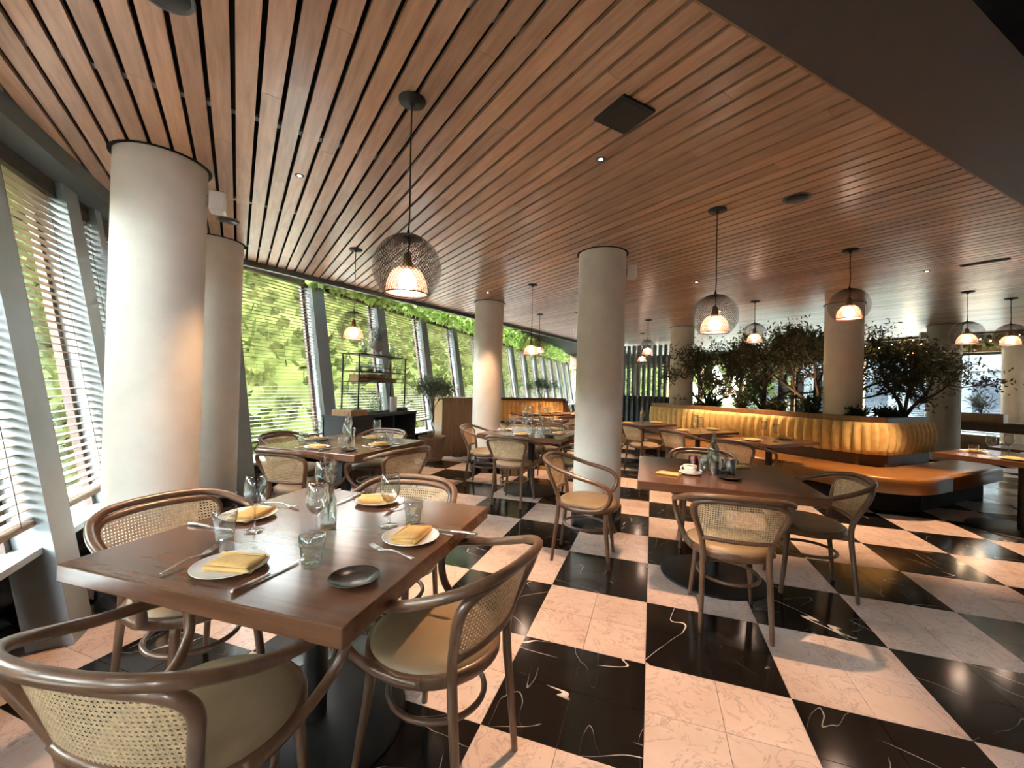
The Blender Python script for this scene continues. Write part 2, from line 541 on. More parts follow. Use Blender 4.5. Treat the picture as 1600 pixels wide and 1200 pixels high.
# edges of the ceiling
b0 = EM(0,0)
tr = MB()
def edge_box(a, b, inw, out, z0, z1):
    """box along a-b, from inw (to the left) to out (to the right)"""
    a = Vector((*a, 0)); b = Vector((*b, 0)); d = (b-a).normalized(); n = Vector((-d.y, d.x, 0))
    P = [a+n*inw, b+n*inw, b-n*out, a-n*out]
    return MB().prism([p[:2] for p in P], z0, z1)
struct(edge_box((-.5,-3.5), (-4.50,.50), .50, .0, 2.545, 2.72).build('trim_1', M['metal_dark']))      # beam over the left windows
struct(edge_box((-4.52,.40), (-.42,15.1), .0, .06, 2.585, 3.30).build('trim_2', M['metal_dark']))     # edge by the long windows
o = struct(MB().prism([EM(.56,-2.6)[:2], EM(.96,-2.6)[:2], EM(.96,10.3)[:2], EM(.56,10.3)[:2]], 2.60, 2.96).build('trim_3', M['soffit']))
struct(MB().prism([EM(.535,-2.6)[:2], EM(.56,-2.6)[:2], EM(.56,10.3)[:2], EM(.535,10.3)[:2]], 2.622, 2.70).build('trim_4', M['oak']))
struct(MB().prism([EM(.96,-4.3)[:2], EM(4.3,-4.3)[:2], EM(4.3,12.3)[:2], EM(.96,12.3)[:2]], 2.94, 3.0).build('ceiling', M['void']))
struct(edge_box(EM(-10.95,10.30)[:2], EM(.56,10.30)[:2], .0, .05, 2.60, 3.3).build('trim_5', M['metal_dark']))
struct(MB().prism([(-4.75,-.2),(-4.75,22.3),(11.9,5.8),(1.25,-5.0)], 3.30, 3.5).build('ceiling', M['void']))   # roof slab

# solid walls out of view
struct(edge_box((1.25,-4.75), (11.75,5.75), .0, .2, 0, 3.3).build('wall_right', M['dark_wall']))
struct(MB().hexa([LW(-5.8,.2,0), LW(-2.0,.2,0), LW(-2.0,.0,0), LW(-5.8,.0,0)], [LW(-5.8,.2,3.3), LW(-2.0,.2,3.3), LW(-2.0,.0,3.3), LW(-5.8,.0,3.3)]).build('wall_back', M['dark_wall']))

# --- leaning window walls
def lean_box(F, s0, s1, o0, o1, z0, z1):
    return MB().hexa([F(s0,o1,z0), F(s1,o1,z0), F(s1,o0,z0), F(s0,o0,z0)], [F(s0,o1,z1), F(s1,o1,z1), F(s1,o0,z1), F(s0,o0,z1)])
def window_wall(name, F, posts, s_end0, s_end1, zsill, zhead, ztop, low_mat):
    w = structure(name)
    for (s, hw) in posts:
        lean_box(F, s-hw, s+hw, 0, .17, 0, zhead+.06).build('mullion', M['metal_grey'], w)
    P = [F(s_end0,.0,zsill), F(s_end1,.0,zsill)]; nn = (F(0,1,0)-F(0,0,0))
    q = [P[0]+nn*.30, P[1]+nn*.30, P[1]+nn*.5, P[0]+nn*.5]
    MB().prism([c[:2] for c in q], 0, zsill-.03).build('low_wall', low_mat, w)
    lean_box(F, s_end0, s_end1, .04, .50, zsill-.03, zsill).build('sill', M['metal_grey'], w)
    lean_box(F, s_end0, s_end1, .04, .22, zhead, zhead+.07).build('transom', M['headrail'], w)
    edges = [(s_end0, 0)]+posts+[(s_end1, 0)]
    for (a, wa), (b, wb) in zip(edges[:-1], edges[1:]):
        a += wa; b -= wb
        if b-a < .12: continue
        p = lean_box(F, a, b, .175, .179, zsill, ztop).build('pane', M['glass'], w)
        fr = MB()
        for q in ((a, a+.045), (b-.045, b)):
            c = lean_box(F, q[0], q[1], .14, .18, zsill, zhead); fr.add(c.v, c.f)
        fr.build('pane_frame', M['headrail'], w)
    return w
POST1 = [(-1.92,.1),(-1.10,.1),(-.28,.1),(.54,.1),(1.36,.1),(2.18,.09),(2.56,.05),(3.0,.1)]
window_wall('window_1', LW, POST1, -2.0, 3.45, .50, 2.50, 2.56, M['black_stone'])
POST2 = [(1.13,.11)]+[(2.45+1.42*i,.11) for i in range(14)]
window_wall('window_2', MW, POST2, .40, 21.6, .40, 2.70, 3.30, M['black_stone'])

# --- venetian blinds, each a thing of its own
def blind(label, F, s0, s1, off, z0, z1, single, pitch=.043, mat=None, group=None):
    mat = mat or M['slat']
    mid = F((s0+s1)/2, off, 0)
    root = thing('venetian_blind', label, 'blind', (0,0,0), 0, group)
    L = s1-s0
    a = F(s0, off, 0); b = F(s1, off, 0)
    ax = (b-a).normalized(); inn = Vector((-ax.y, ax.x, 0))
    if inn.dot(F(s0, 0, 0)-F(s0, .1, 0)) < 0: inn = -inn
    n = int((z1-z0)/pitch)
    ang = math.atan2(ax.y, ax.x)
    sm = MB().box(-L/2, L/2, -.024, .024, -.0013, .0013).mesh('slat', mat)
    allm = MB()
    for k in range(n):
        z = z0+.03+pitch*k
        c = F((s0+s1)/2, off, z)
        if single: put('slat', sm, root, c, rot=(0, 0, ang))
        else:
            P = [c+ax*(sx*L/2)+inn*(sy*.024) for sx, sy in ((-1,-1),(1,-1),(1,1),(-1,1))]
            t = Vector((0,0,.0013))
            allm.hexa([p-t for p in P], [p+t for p in P])
    if not single: allm.build('slat', mat, root, stuff=True)
    lean_box(F, s0, s1, off-.03, off+.03, z1, z1+.055).build('head_rail', M['headrail'], root)
    lean_box(F, s0, s1, off-.026, off+.026, z0-.012, z0+.01).build('bottom_rail', mat, root)
    tp = MB()
    for q in (.16, .84):
        s = s0+L*q
        tp.tube([F(s, off-.026, z0), F(s, off-.026, z1)], .0016, 4)
    tp.build('ladder_cord', M['headrail'], root)
    return root
ordn = ['first','second','third','fourth','fifth','sixth','seventh','eighth','ninth','tenth','eleventh','twelfth','thirteenth','fourteenth','fifteenth']
lab1 = {0:'brown slatted blind behind the near end of the left windows, out past the frame', }
segs = []
E1 = [(a+wa, b-wb) for (a, wa), (b, wb) in zip(POST1[:-1], POST1[1:])]
names1 = ['wooden blind furthest behind the foreground table on the left windows','wooden blind two bays before the left edge of the photo','wooden blind one bay before the left edge of the photo',
          'wooden blind cut by the left edge of the photo','wide wooden blind between two grey mullions left of the big column','narrow wooden blind beside the big left column','slim wooden blind half hidden behind the big left column']
for i, (a, b) in enumerate(E1):
    blind(names1[i], LW, a+.005, b-.005, .07, .62, 2.44, i in (3, 4, 5), group='wooden blinds on the left windows')
E2 = [(.46, 1.02)]+[(a+wa, b-wb) for (a, wa), (b, wb) in zip(POST2[:-1], POST2[1:])]
for i, (a, b) in enumerate(E2):
    if i == 0: lb = 'wooden blind behind the second column from the left'
    else: lb = '%s wooden blind along the long window wall counting from the second column' % ordn[i-1]
    blind(lb, MW, a+.005, b-.005, .07, .62, 2.645, i in (1, 2, 3), group='wooden blinds on the long window wall')

# --- far window wall on the right
w3 = structure('window_3')
def FW(e, off, z): return EM(e, 12.3+off, z)
P3 = [-18.6+1.76*i for i in range(14)]
fb = lambda s0, s1, o0, o1, z0, z1: MB().hexa([FW(s0,o0,z0), FW(s1,o0,z0), FW(s1,o1,z0), FW(s0,o1,z0)], [FW(s0,o0,z1), FW(s1,o0,z1), FW(s1,o1,z1), FW(s0,o1,z1)])
fb(-18.9, 4.3, .0, .2, 0, .50).build('low_wall', M['dark_oak'], w3)
fb(-18.9, 4.3, -.03, .2, 2.42, 2.54).build('head_beam', M['oak'], w3)
fb(-18.9, 4.3, .0, .2, 2.54, 3.3).build('upper_wall', M['dark_oak'], w3)
for i, e in enumerate(P3):
    fb(e-.06, e+.06, -.02, .16, .50, 2.42).build('post', M['oak'], w3)
    if i < len(P3)-1:
        fb(e+.06, P3[i+1]-.06, .10, .104, .50, 2.42).build('pane', M['glass'], w3)
        blind('%s pale blind along the far window wall counting from its left end' % ordn[i], FW, e+.07, P3[i+1]-.07, .05, .56, 2.35, False, .05, M['slat_pale'], 'pale blinds on the far window wall')

# ------------------------------------------------------------------ outside
def sstep(a, b, t):
    t = max(0, min(1, (t-a)/(b-a))); return t*t*(3-2*t)
def hill_h(x, y):
    """distance outside the glass and height of the garden bank"""
    d1 = max(-(x+4.7), -(x+y+4.5)/S2); d2 = (x+y)/S2-12.8
    w = sstep(3.0, 7.0, y)
    def bank(d, w): return max(0, d-1.6)*.42*(1-w)+(min(max(0, d-1.0), 4.0)*1.15+max(0, d-5)*.40)*w
    if d2 > d1: dd, z = d2, bank(d2, 1.0)*sstep(-12.0, -14.0, (x-y)/S2)
    else: dd, z = d1, bank(d1, w)
    return dd, -.55+z+.5*mnoise.noise(Vector((x*.22, y*.22, 0)))*min(1, max(0, dd-1))
ground = MB().box(-60, 60, -60, 80, -.9, -.6)
tag(ground.build('ground', M['lawn']), 'green lawn and ground outside the windows', 'ground')['kind'] = 'structure'
hv = []; hf = []; idx = {}
st = 1.0
for i in range(0, 48):
    for j in range(0, 72):
        x = -36+i*st; y = -26+j*st
        dd, z = hill_h(x, y)
        if dd < -.3 or ((x+y)/S2 > 12 and (x-y)/S2 > -12.5): continue
        idx[(i, j)] = len(hv); hv.append((x, y, min(z, 13) if dd > .6 else -.58))
for (i, j) in idx:
    q = [(i,j),(i+1,j),(i+1,j+1),(i,j+1)]
    if all(k in idx for k in q): hf.append(tuple(idx[k] for k in q))
tag(MB().add(hv, hf, True).build('garden_bank', M['lawn'], stuff=True), 'sloping green garden bank outside the left windows', 'garden')
rl = random.Random(3)
def leaf_quad(mb, c, d, w, L, nrm):
    d = d.normalized(); s = d.cross(nrm)
    if s.length < 1e-4: s = d.orthogonal()
    s.normalize()
    mb.add([c, c+d*L*.45+s*w, c+d*L, c+d*L*.45-s*w], [(0,1,2,3)])
def rvec(r): 
    while True:
        v = Vector((r.uniform(-1,1), r.uniform(-1,1), r.uniform(-1,1)))
        if .05 < v.length < 1: return v.normalized()
gl = MB()
for k in range(58000):
    x = rl.uniform(-28, 8); y = rl.uniform(-16, 38)
    dd, z = hill_h(x, y)
    if dd < 1.2 or dd > 22 or (x-y)/S2 > -12.0 and (x+y)/S2 > 12: continue
    if rl.random() > 1.1-dd*.035: continue
    c = Vector((x, y, z+rl.uniform(0, .9)*rl.random()))
    leaf_quad(gl, c, rvec(rl)+Vector((0,0,.4)), rl.uniform(.05,.11)+dd*.012, rl.uniform(.18,.32)+dd*.03, rvec(rl))
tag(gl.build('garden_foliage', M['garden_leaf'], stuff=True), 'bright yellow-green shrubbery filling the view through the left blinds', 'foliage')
# pale town house across the street on the right
tb = thing('town_house', 'pale grey town house across the street, through the far right windows', 'building', EM(-2, 24, -.6), math.radians(-45))
MB().box(-14, 26, 0, 4, 0, 9.4).build('wall', M['facade'], tb)
wm = MB().box(-.55, .55, -.03, .03, -.8, .8).mesh('window', M['facade_glass'])
for i in range(20):
    for j in range(3):
        put('window', wm, tb, (-13+2*i, -.02, 1.9+2.9*j))
for j in range(3): MB().box(-14, 26, -.12, .02, 3.1+2.9*j, 3.3+2.9*j).build('cornice', M['facade'], tb)
# ------------------------------------------------------------------ columns
COLS = [('big round pale plaster column nearest the left windows', (-2.87,-.46)),
        ('round pale column just behind the big left one, in the window corner', (-4.0,.655)),
        ('round pale column in the middle of the room', (-.49,1.92)),
        ('round pale column left of the middle one, by the wooden cabinet', (-2.465,3.86)),
        ('pale column behind the left end of the mustard banquette', (.565,6.985)),
        ('pale column rising from the planter behind the mustard banquette', (2.59,4.99)),
        ('pale column right of the banquette with the wall speaker', (4.96,7.37)),
        ('pale column at the right edge of the photo', (7.12,9.22))]
shaft_me = MB().lathe([(.225,.215),(.225,H+.0)], 48).mesh('shaft', M['plaster'])
base_me = MB().lathe([(.001,.0),(.238,.0),(.238,.218),(.225,.222)], 48).mesh('base', M['black_stone'])
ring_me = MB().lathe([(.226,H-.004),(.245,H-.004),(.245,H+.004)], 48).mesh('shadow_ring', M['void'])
for lb, (x, y) in COLS:
    c = thing('column', lb, 'column', (x, y, 0), 0, 'round plaster columns')
    put('shaft', shaft_me, c); put('base', base_me, c); put('ceiling_ring', ring_me, c)
# small box speakers on columns
for (x, y, a, lb) in ((-2.87,-.46, .85, 'small white speaker on the big left column under the ceiling'),
                  (-.49,1.92, .25, 'small white speaker on the middle column under the ceiling'),
                  (4.96,7.37, 2.9, 'small white speaker on the column right of the banquette')):
    sp = thing('wall_speaker', lb, 'speaker', (x+math.cos(a)*.235, y+math.sin(a)*.235, H-.24), a)
    MB().bbox(.0, .09, -.05, .05, 0, .13, .012).build('case', M['china'], sp)
    MB().box(-.012, .0, -.02, .02, .03, .1).build('bracket', M['steel'], sp)

# ------------------------------------------------------------------ ceiling fittings
def spot(loc, energy, size=70, blend=.5, col=(1.0,.60,.34)):
    l = bpy.data.lights.new('downlight_beam', 'SPOT')
    l.energy = energy*.75; l.spot_size = math.radians(size); l.spot_blend = blend; l.color = col; l.shadow_soft_size = .03
    return l
DL = [((-2.16,-.11), 'small lit downlight over the table by the left column', 40), ((-.31,.23), 'small lit downlight near the square black ceiling plate', 75),
      ((-2.22,3.18), 'small lit downlight in front of the column by the wooden cabinet', 50), ((.47,3.21), 'small lit downlight between the middle column and the banquette', 100),
      ((2.65,3.25), 'small lit downlight by the slim ceiling vent on the right', 105),
      ((-.9,4.9), 'small lit downlight beyond the middle column', 55), ((1.0,5.2), 'small lit downlight above the banquette seats', 90), ((-1.7,7.0), 'small lit downlight over the amber banquette', 110)]
dl_ring = MB().lathe([(.010,H-.002),(.026,H-.004),(.028,H+.002)], 20).mesh('trim_ring', M['metal_dark'])
dl_lens = MB().lathe([(.0005,H-.002),(.011,H-.0035)], 16).mesh('lens', M['downlight'])
for (x, y), lb, en in DL:
    d = thing('downlight', lb, 'downlight', (x, y, 0), 0, 'recessed ceiling downlights')
    put('trim_ring', dl_ring, d); put('lens', dl_lens, d)
    sl = bpy.data.objects.new('beam', spot((x, y), en)); COL.objects.link(sl); sl.location = (x, y, H-.02)
for (x, y, lb) in ((-1.6,-1.20,'round black ceiling speaker at the top edge above the big left column'), (.88,1.06,'round black ceiling speaker right of the coffee table pendant'), (-3.35,.3,'round ceiling disc between the two left columns')):
    d = thing('ceiling_speaker', lb, 'speaker', (x, y, 0))
    MB().lathe([(.0005,H-.012),(.06,H-.012),(.07,H-.002),(.07,H+.002)], 24).build('grille', M['black_metal'], d)
    MB().lathe([(.07,H-.003),(.082,H-.005),(.084,H+.002)], 24).build('rim', M['metal_dark'], d)
vp = thing('ceiling_plate', 'square black access plate in the timber ceiling', 'ceiling plate', (-.16,-.125,0), math.radians(45+4))
MB().bbox(-.10, .10, -.10, .10, H-.012, H+.004, .002).build('plate', M['charcoal'], vp)
MB().box(-.085, .085, -.085, .085, H-.0135, H-.011).build('inset', M['black_metal'], vp)
for (x, y, w, lb) in ((2.97,3.02,.16,'slim dark slot vent in the ceiling at the right'), (-1.2,4.9,.12,'slim slot vent in the ceiling left of the middle column'), (-1.35,6.9,.2,'dark vent in the ceiling by the ivy edge')):
    v_ = thing('slot_vent', lb, 'vent', (x, y, 0), math.radians(142.9))
    MB().box(-w, w, -.035, .035, H-.006, H+.004).build('frame', M['charcoal'], v_)
    for q in (-.015, .015): MB().box(-w*.9, w*.9, q-.006, q+.006, H-.010, H-.005).build('louvre', M['black_metal'], v_)

# ------------------------------------------------------------------ pendant lamps
def lattice(fr, n, seg, turns, w):
    """crossed ribbons over a surface of revolution fr(t)->(r,z)"""
    mb = MB()
    for sg in (-1, 1):
        for k in range(n):
            L = []
            for j in range(seg+1):
                t = j/seg; r, z = fr(t); a = 2*PI*k/n+sg*turns*t*2*PI
                rad = Vector((math.cos(a), math.sin(a), 0)); tan = Vector((-math.sin(a), math.cos(a), 0))
                p = rad*(r+.0006*sg)+Vector((0,0,z))
                L.append((p-tan*w, p+tan*w))
            v = [q for pr in L for q in pr]
            mb.add(v, [(2*j, 2*j+1, 2*j+3, 2*j+2) for j in range(seg)])
    return mb
RG = .155
th0, th1 = math.radians(24), math.radians(180-40)
outer = lambda t: (RG*math.sin(th0+(th1-th0)*t), RG*math.cos(th0+(th1-th0)*t))
zb = RG*math.cos(th1); rb = RG*math.sin(th1)
def inner(t):
    a = math.radians(14)+(PI/2-math.radians(14))*t
    return ((rb-.006)*math.sin(a)**.8, zb+.008+.118*math.cos(a)*1.0)
me_out = lattice(outer, 60, 22, .32, .0013).mesh('outer_shade', M['mesh_dark'])
me_in = lattice(inner, 54, 12, .22, .0016).mesh('inner_shade', M['mesh_copper'])
me_cap = MB().lathe([(.001,RG*1.0),(.03,RG*.985),(RG*math.sin(th0),RG*math.cos(th0)),(RG*math.sin(th0)*.98,RG*math.cos(th0)-.003),(.02,RG*.95)], 28).mesh('top_cap', M['mesh_dark'])
me_rim = MB().tube([(rb*math.cos(2*PI*i/32), rb*math.sin(2*PI*i/32), zb) for i in range(32)], .003, 6, True).mesh('rim', M['mesh_dark'])
me_sock = MB().lathe([(.001,.075),(.010,.074),(.016,.066),(.020,.050),(.022,.022),(.024,.008),(.020,-.006),(.001,-.007)], 16).mesh('socket', M['brass'])
me_bulb = MB().lathe([(.001,-.002),(.017,-.006),(.019,-.018),(.030,-.034),(.041,-.056),(.039,-.078),(.024,-.095),(.001,-.101)], 20).mesh('bulb', M['bulb'])
me_grip = MB().lathe([(.002,RG+.028),(.005,RG+.022),(.010,RG-.002)], 12).mesh('cord_grip', M['black_metal'])
PEND = [((-1.08,-.50), 1.865, 'large mesh globe pendant over the foreground table'), ((-2.80,1.18), 1.875, 'mesh globe pendant over the table by the sideboard, against the windows'),
        ((.41,1.12), 1.878, 'mesh globe pendant over the coffee table right of the middle column'), ((1.65,2.32), 2.139, 'mesh globe pendant in front of the planter column'),
        ((-1.48,2.90), 1.86, 'front one of the overlapping pendants against the ivy'), ((-1.94,4.98), 2.05, 'rear one of the overlapping pendants against the ivy'),
        ((-.10,5.92), 2.113, 'upper pendant of the two before the dark vertical slats'), ((-.24,7.83), 2.104, 'lower pendant of the two before the dark vertical slats'),
        ((1.36,4.51), 2.173, 'pendant hanging among the olive branches'), ((3.62,4.40), 2.123, 'pendant beside the column right of the banquette'), ((4.35,4.94), 2.157, 'pendant at the right edge of the photo')]
for (x, y), z, lb in PEND:
    p = thing('pendant_lamp', lb, 'pendant lamp', (x, y, z), 0, 'mesh globe pendants')
    so = put('outer_shade', me_out, p); put('top_cap', me_cap, so); put('rim', me_rim, so)
    put('inner_shade', me_in, p); put('socket', me_sock, p); put('bulb', me_bulb, p); put('cord_grip', me_grip, p)
    hc = H-z
    MB().tube(crom([(0,0,.07),(.006,.002,.11),(0,0,RG+.01),(.004,0,RG+.1),(0,0,hc*.7),(0,0,hc)], 4), .0035, 6).build('cord', M['cord'], p)
    cn = MB().lathe([(.001,hc-.028),(.012,hc-.026),(.016,hc-.012),(.060,hc-.010),(.062,hc)], 24)
    cn.build('canopy', M['charcoal'], p)

# ------------------------------------------------------------------ bentwood armchair
def mirror(pts): return [(-p[0], p[1], p[2]) for p in reversed(pts)]
def chair_meshes():
    me = {}
    R = .0158
    arch = [(.175,-.245,0),(.170,-.225,.20),(.165,-.205,.40),(.172,-.207,.50),(.204,-.237,.60),(.229,-.262,.67),(.226,-.278,.712),(.190,-.298,.740),(.10,-.317,.752),(0,-.322,.755)]
    full = arch[:-1]+[arch[-1]]+mirror(arch[:-1])
    pts = crom(full, 4)
    rr = [(.0120+min(1, p.z/.35)*.0045) for p in pts]
    me['back_frame'] = MB().tube(pts, rr, 9).mesh('back_frame', M['bentwood'])
    arm = [(.205,-.115,.428),(.222,-.05,.428),(.234,.04,.432),(.244,.115,.448),(.262,.172,.492),(.278,.196,.55),(.288,.184,.605),(.294,.13,.643),(.297,.05,.664),(.294,-.05,.686),(.286,-.15,.716),(.255,-.248,.750),(.19,-.312,.772),(.10,-.340,.780),(0,-.347,.782)]
    full = arm[:-1]+[arm[-1]]+mirror(arm[:-1])
    me['arm_rail'] = MB().tube(crom(full, 4), R+.0005, 9).mesh('arm_rail', M['bentwood'])
    # small wooden blocks that join the arm rail to the arch
    me['seat_ring'] = MB().lathe([(.20,.404),(.231,.404),(.236,.410),(.236,.440),(.231,.447),(.20,.447)], 36).mesh('seat_ring', M['bentwood'])
    prof = [(.001,.486),(.06,.4855),(.12,.483),(.17,.477),(.203,.467),(.219,.455),(.222,.446)]
    me['seat'] = MB().lathe(prof, 36).mesh('seat', M['seat_leather'])
    fl = MB().tube(crom([(.150,.150,.41),(.158,.160,.25),(.180,.190,0)], 4), [.018]*4+[.0165]*3+[.013]*2, 9)
    me['leg'] = fl.mesh('leg', M['bentwood'])
    me['stretcher'] = MB().tube([(.163*math.cos(2*PI*i/32), -.015+.172*math.sin(2*PI*i/32), .262) for i in range(32)], .0105, 8, True).mesh('stretcher', M['bentwood'])
    def ysurf(x, z): return -.205-.32*(z-.5)-.036*(1-(x/.2)**2)
    rail = [(x, ysurf(x, .52)-.002, .522) for x in [i*.0172 for i in range(-10, 11)]]
    me['cross_rail'] = MB().tube(rail, .0125, 8).mesh('cross_rail', M['bentwood'])
    # woven cane: vertical and horizontal pairs and two diagonals, cut to the arch
    outl = []
    for p in crom(arch[3:], 6):
        if p.z >= .525: outl.append((p.x-.006 if p.x > .01 else p.x, p.z-.004))
    poly = [(.170,.525)]+outl+[(-x, z) for x, z in reversed(outl[:-1])]+[(-.170,.525)]
    def cut(p, d):
        ts = []
        for i in range(len(poly)):
            a = poly[i]; b = poly[(i+1) % len(poly)]
            ex, ez = b[0]-a[0], b[1]-a[1]
            den = d[0]*ez-d[1]*ex
            if abs(den) < 1e-9: continue
            t = ((a[0]-p[0])*ez-(a[1]-p[1])*ex)/den
            u = ((a[0]-p[0])*d[1]-(a[1]-p[1])*d[0])/den
            if 0 <= u <= 1: ts.append(t)
        return (min(ts), max(ts)) if len(ts) > 1 else None
    cn = MB()
    def strand(p, d, w, lift):
        c = cut(p, d)
        if not c or c[1]-c[0] < .01: return
        n = max(2, int((c[1]-c[0])/.045)+1)
        sx, sz = -d[1]*w, d[0]*w
        v = []
        for j in range(n+1):
            t = c[0]+(c[1]-c[0])*j/n
            for q in (-1, 1):
                x = p[0]+d[0]*t+sx*q; z = p[1]+d[1]*t+sz*q
                v.append((x, ysurf(x, z)+lift, z))
        cn.add(v, [(2*j, 2*j+1, 2*j+3, 2*j+2) for j in range(n)])
    pit = .0125
    for i in range(-20, 21):
        for q in (-.0017, .0017): strand((i*pit+q, .6), (0, 1), .00115, .0)
    for i in range(0, 20):
        for q in (-.0017, .0017): strand((0, .53+i*pit+q), (1, 0), .00115, .0006)
    for i in range(-34, 35):
        c = 1/S2
        strand((i*pit+pit/2, .63), (c, c), .0014, .0012)
        strand((i*pit+pit/2, .63), (-c, c), .0014, -.0006)
    me['cane_panel'] = cn.mesh('cane_panel', M['cane'])
    return me
CM = chair_meshes()
def make_chair(loc, deg, label, group):
    c = thing('bentwood_armchair', label, 'chair', (loc[0], loc[1], 0), math.radians(deg), group)
    for k in ('back_frame', 'arm_rail', 'seat_ring', 'stretcher', 'cane_panel', 'cross_rail'): put(k, CM[k], c)
    put('seat', CM['seat'], c, label='tan leather seat pad')
    for sx in (1, -1):
        l = put('leg', CM['leg'], c); l.scale = (sx, 1, 1)
    return c

G1 = 'bentwood armchairs at the foreground table'; G2 = 'bentwood armchairs at the table by the sideboard'
G3 = 'bentwood armchairs at the table left of the middle column'; G4 = 'bentwood armchairs at the coffee table'; G5 = 'bentwood chairs facing the mustard banquette'; G6 = 'bentwood chairs in the far dining area'
CH = [((-1.10,-1.33), 10, 'bentwood cane armchair at the lower left corner, nearest the camera', G1),
      ((-.72,-.80), 80, 'bentwood cane armchair on the right side of the foreground table', G1),
      ((-1.80,-.90), -96, 'bentwood cane armchair between the foreground table and the big left column', G1),
      ((-1.25,-.33), 190, 'bentwood cane armchair at the far side of the foreground table, facing the camera', G1),
      ((-2.78,.62), 4, 'bentwood cane armchair with its back to the camera at the table by the sideboard', G2),
      ((-2.22,.98), 72, 'bentwood cane armchair on the right side of the table by the sideboard', G2),
      ((-2.90,1.66), 184, 'bentwood cane armchair in front of the black sideboard', G2),
      ((-3.36,1.12), -86, 'bentwood cane armchair against the window at the table by the sideboard', G2),
      ((-1.49,2.40), -3, 'bentwood cane armchair with its back to the camera left of the middle column', G3),
      ((-2.08,2.98), -84, 'bentwood cane armchair in front of the column by the wooden cabinet', G3),
      ((-1.42,3.58), 180, 'bentwood cane armchair on the far side of the table left of the middle column', G3),
      ((-.86,2.86), 92, 'bentwood cane armchair partly hidden behind the middle column', G3),
      ((-.46,1.16), -90, 'bentwood cane armchair standing free in front of the middle column', G4),
      ((.45,.64), 2, 'bentwood cane armchair with its back to the camera at the coffee table', G4),
      ((1.03,1.27), 92, 'bentwood cane armchair on the right side of the coffee table', G4),
      ((.44,1.84), 178, 'bentwood cane armchair on the far side of the coffee table', G4),
      ((-.10,4.86), -46, 'bentwood cane chair at the leftmost small banquette table', G5),
      ((.48,4.22), -50, 'bentwood cane chair at the middle small banquette table', G5),
      ((1.05,3.42), -35, 'bentwood cane chair at the rightmost small banquette table', G5),
      ((-1.95,4.33), 0, 'far bentwood chair with its back to the camera under the rear ivy pendant', G6),
      ((-1.28,4.95), 88, 'far bentwood chair on the right of the table under the rear ivy pendant', G6),
      ((-.95,5.9), 60, 'far bentwood chair right of the amber banquette tables', G6),
      ((-1.65,5.95), 40, 'far bentwood chair in front of the middle amber banquette table', G6),
      ((-.95,7.0), 45, 'far bentwood chair in front of the right amber banquette table', G6)]
for a in CH: make_chair(*a)

# ------------------------------------------------------------------ tables
def make_table(loc, deg, sx, sy, label, mat, group=None, base=.35, pole=.045, th=.055, two=False):
    t = thing('dining_table', label, 'table', (loc[0], loc[1], 0), math.radians(deg), group)
    MB().bbox(-sx/2, sx/2, -sy/2, sy/2, .75-th, .75, .004).build('tabletop', mat, t)
    MB().lathe([(pole,.016),(pole,.75-th)], 24).build('pole', M['black_metal'], t)
    MB().lathe([(.001,.018),(pole,.018),(base*.97,.014),(base,.008),(base,.0)], 40).build('base_disc', M['black_metal'], t)
    MB().box(-.16, .16, -.16, .16, .75-th-.008, .75-th+.001).build('top_plate', M['black_metal'], t)
    return t
GT = 'square brown dining tables'
make_table((-1.235,-.82), 3, 1.045, 1.045, 'large square brown table in the foreground, laid for four', M['table_wood'], GT)
make_table((-2.75,1.08), 0, 1.05, 1.05, 'square brown table by the black sideboard and the windows', M['table_wood'], GT)
make_table((-1.45,2.95), -3, 1.05, 1.05, 'square table left of the middle column with a crowd of glasses', M['table_wood'], GT)
make_table((.44,1.18), 1, 1.05, 1.05, 'square brown table with a coffee cup and bottle', M['table_wood'], GT)
GS = 'small tables along the mustard banquette'
for (e, m, w) in ((-3.88, 3.67, 'leftmost'), (-2.74, 3.67, 'middle'), (-1.68, 3.66, 'rightmost')):
    make_table(EM(e, m)[:2], -45, .65, .95, '%s small dark table along the mustard banquette' % w, M['table_dark'], GS, .26, .036, .035)
make_table(EM(.07,5.05)[:2], -45, 1.05, 1.05, 'pale-lit table with thick black legs at the right edge', M['table_wood'], GT, .42, .055)
make_table(EM(.07,6.5)[:2], -45, 1.05, 1.05, 'table behind the one at the right edge', M['table_wood'], GT, .42, .055)
GF = 'tables in the far dining area'
make_table((-1.92,4.98), 0, .95, .95, 'far table under the rear ivy pendant', M['table_wood'], GF)
for (x, y, w) in ((-2.45,6.35,'left'), (-1.9,6.95,'middle'), (-1.35,7.5,'right')):
    make_table((x, y), 45, .70, .70, '%s small table in front of the amber banquette' % w, M['table_wood'], GF, .24, .036, .035)
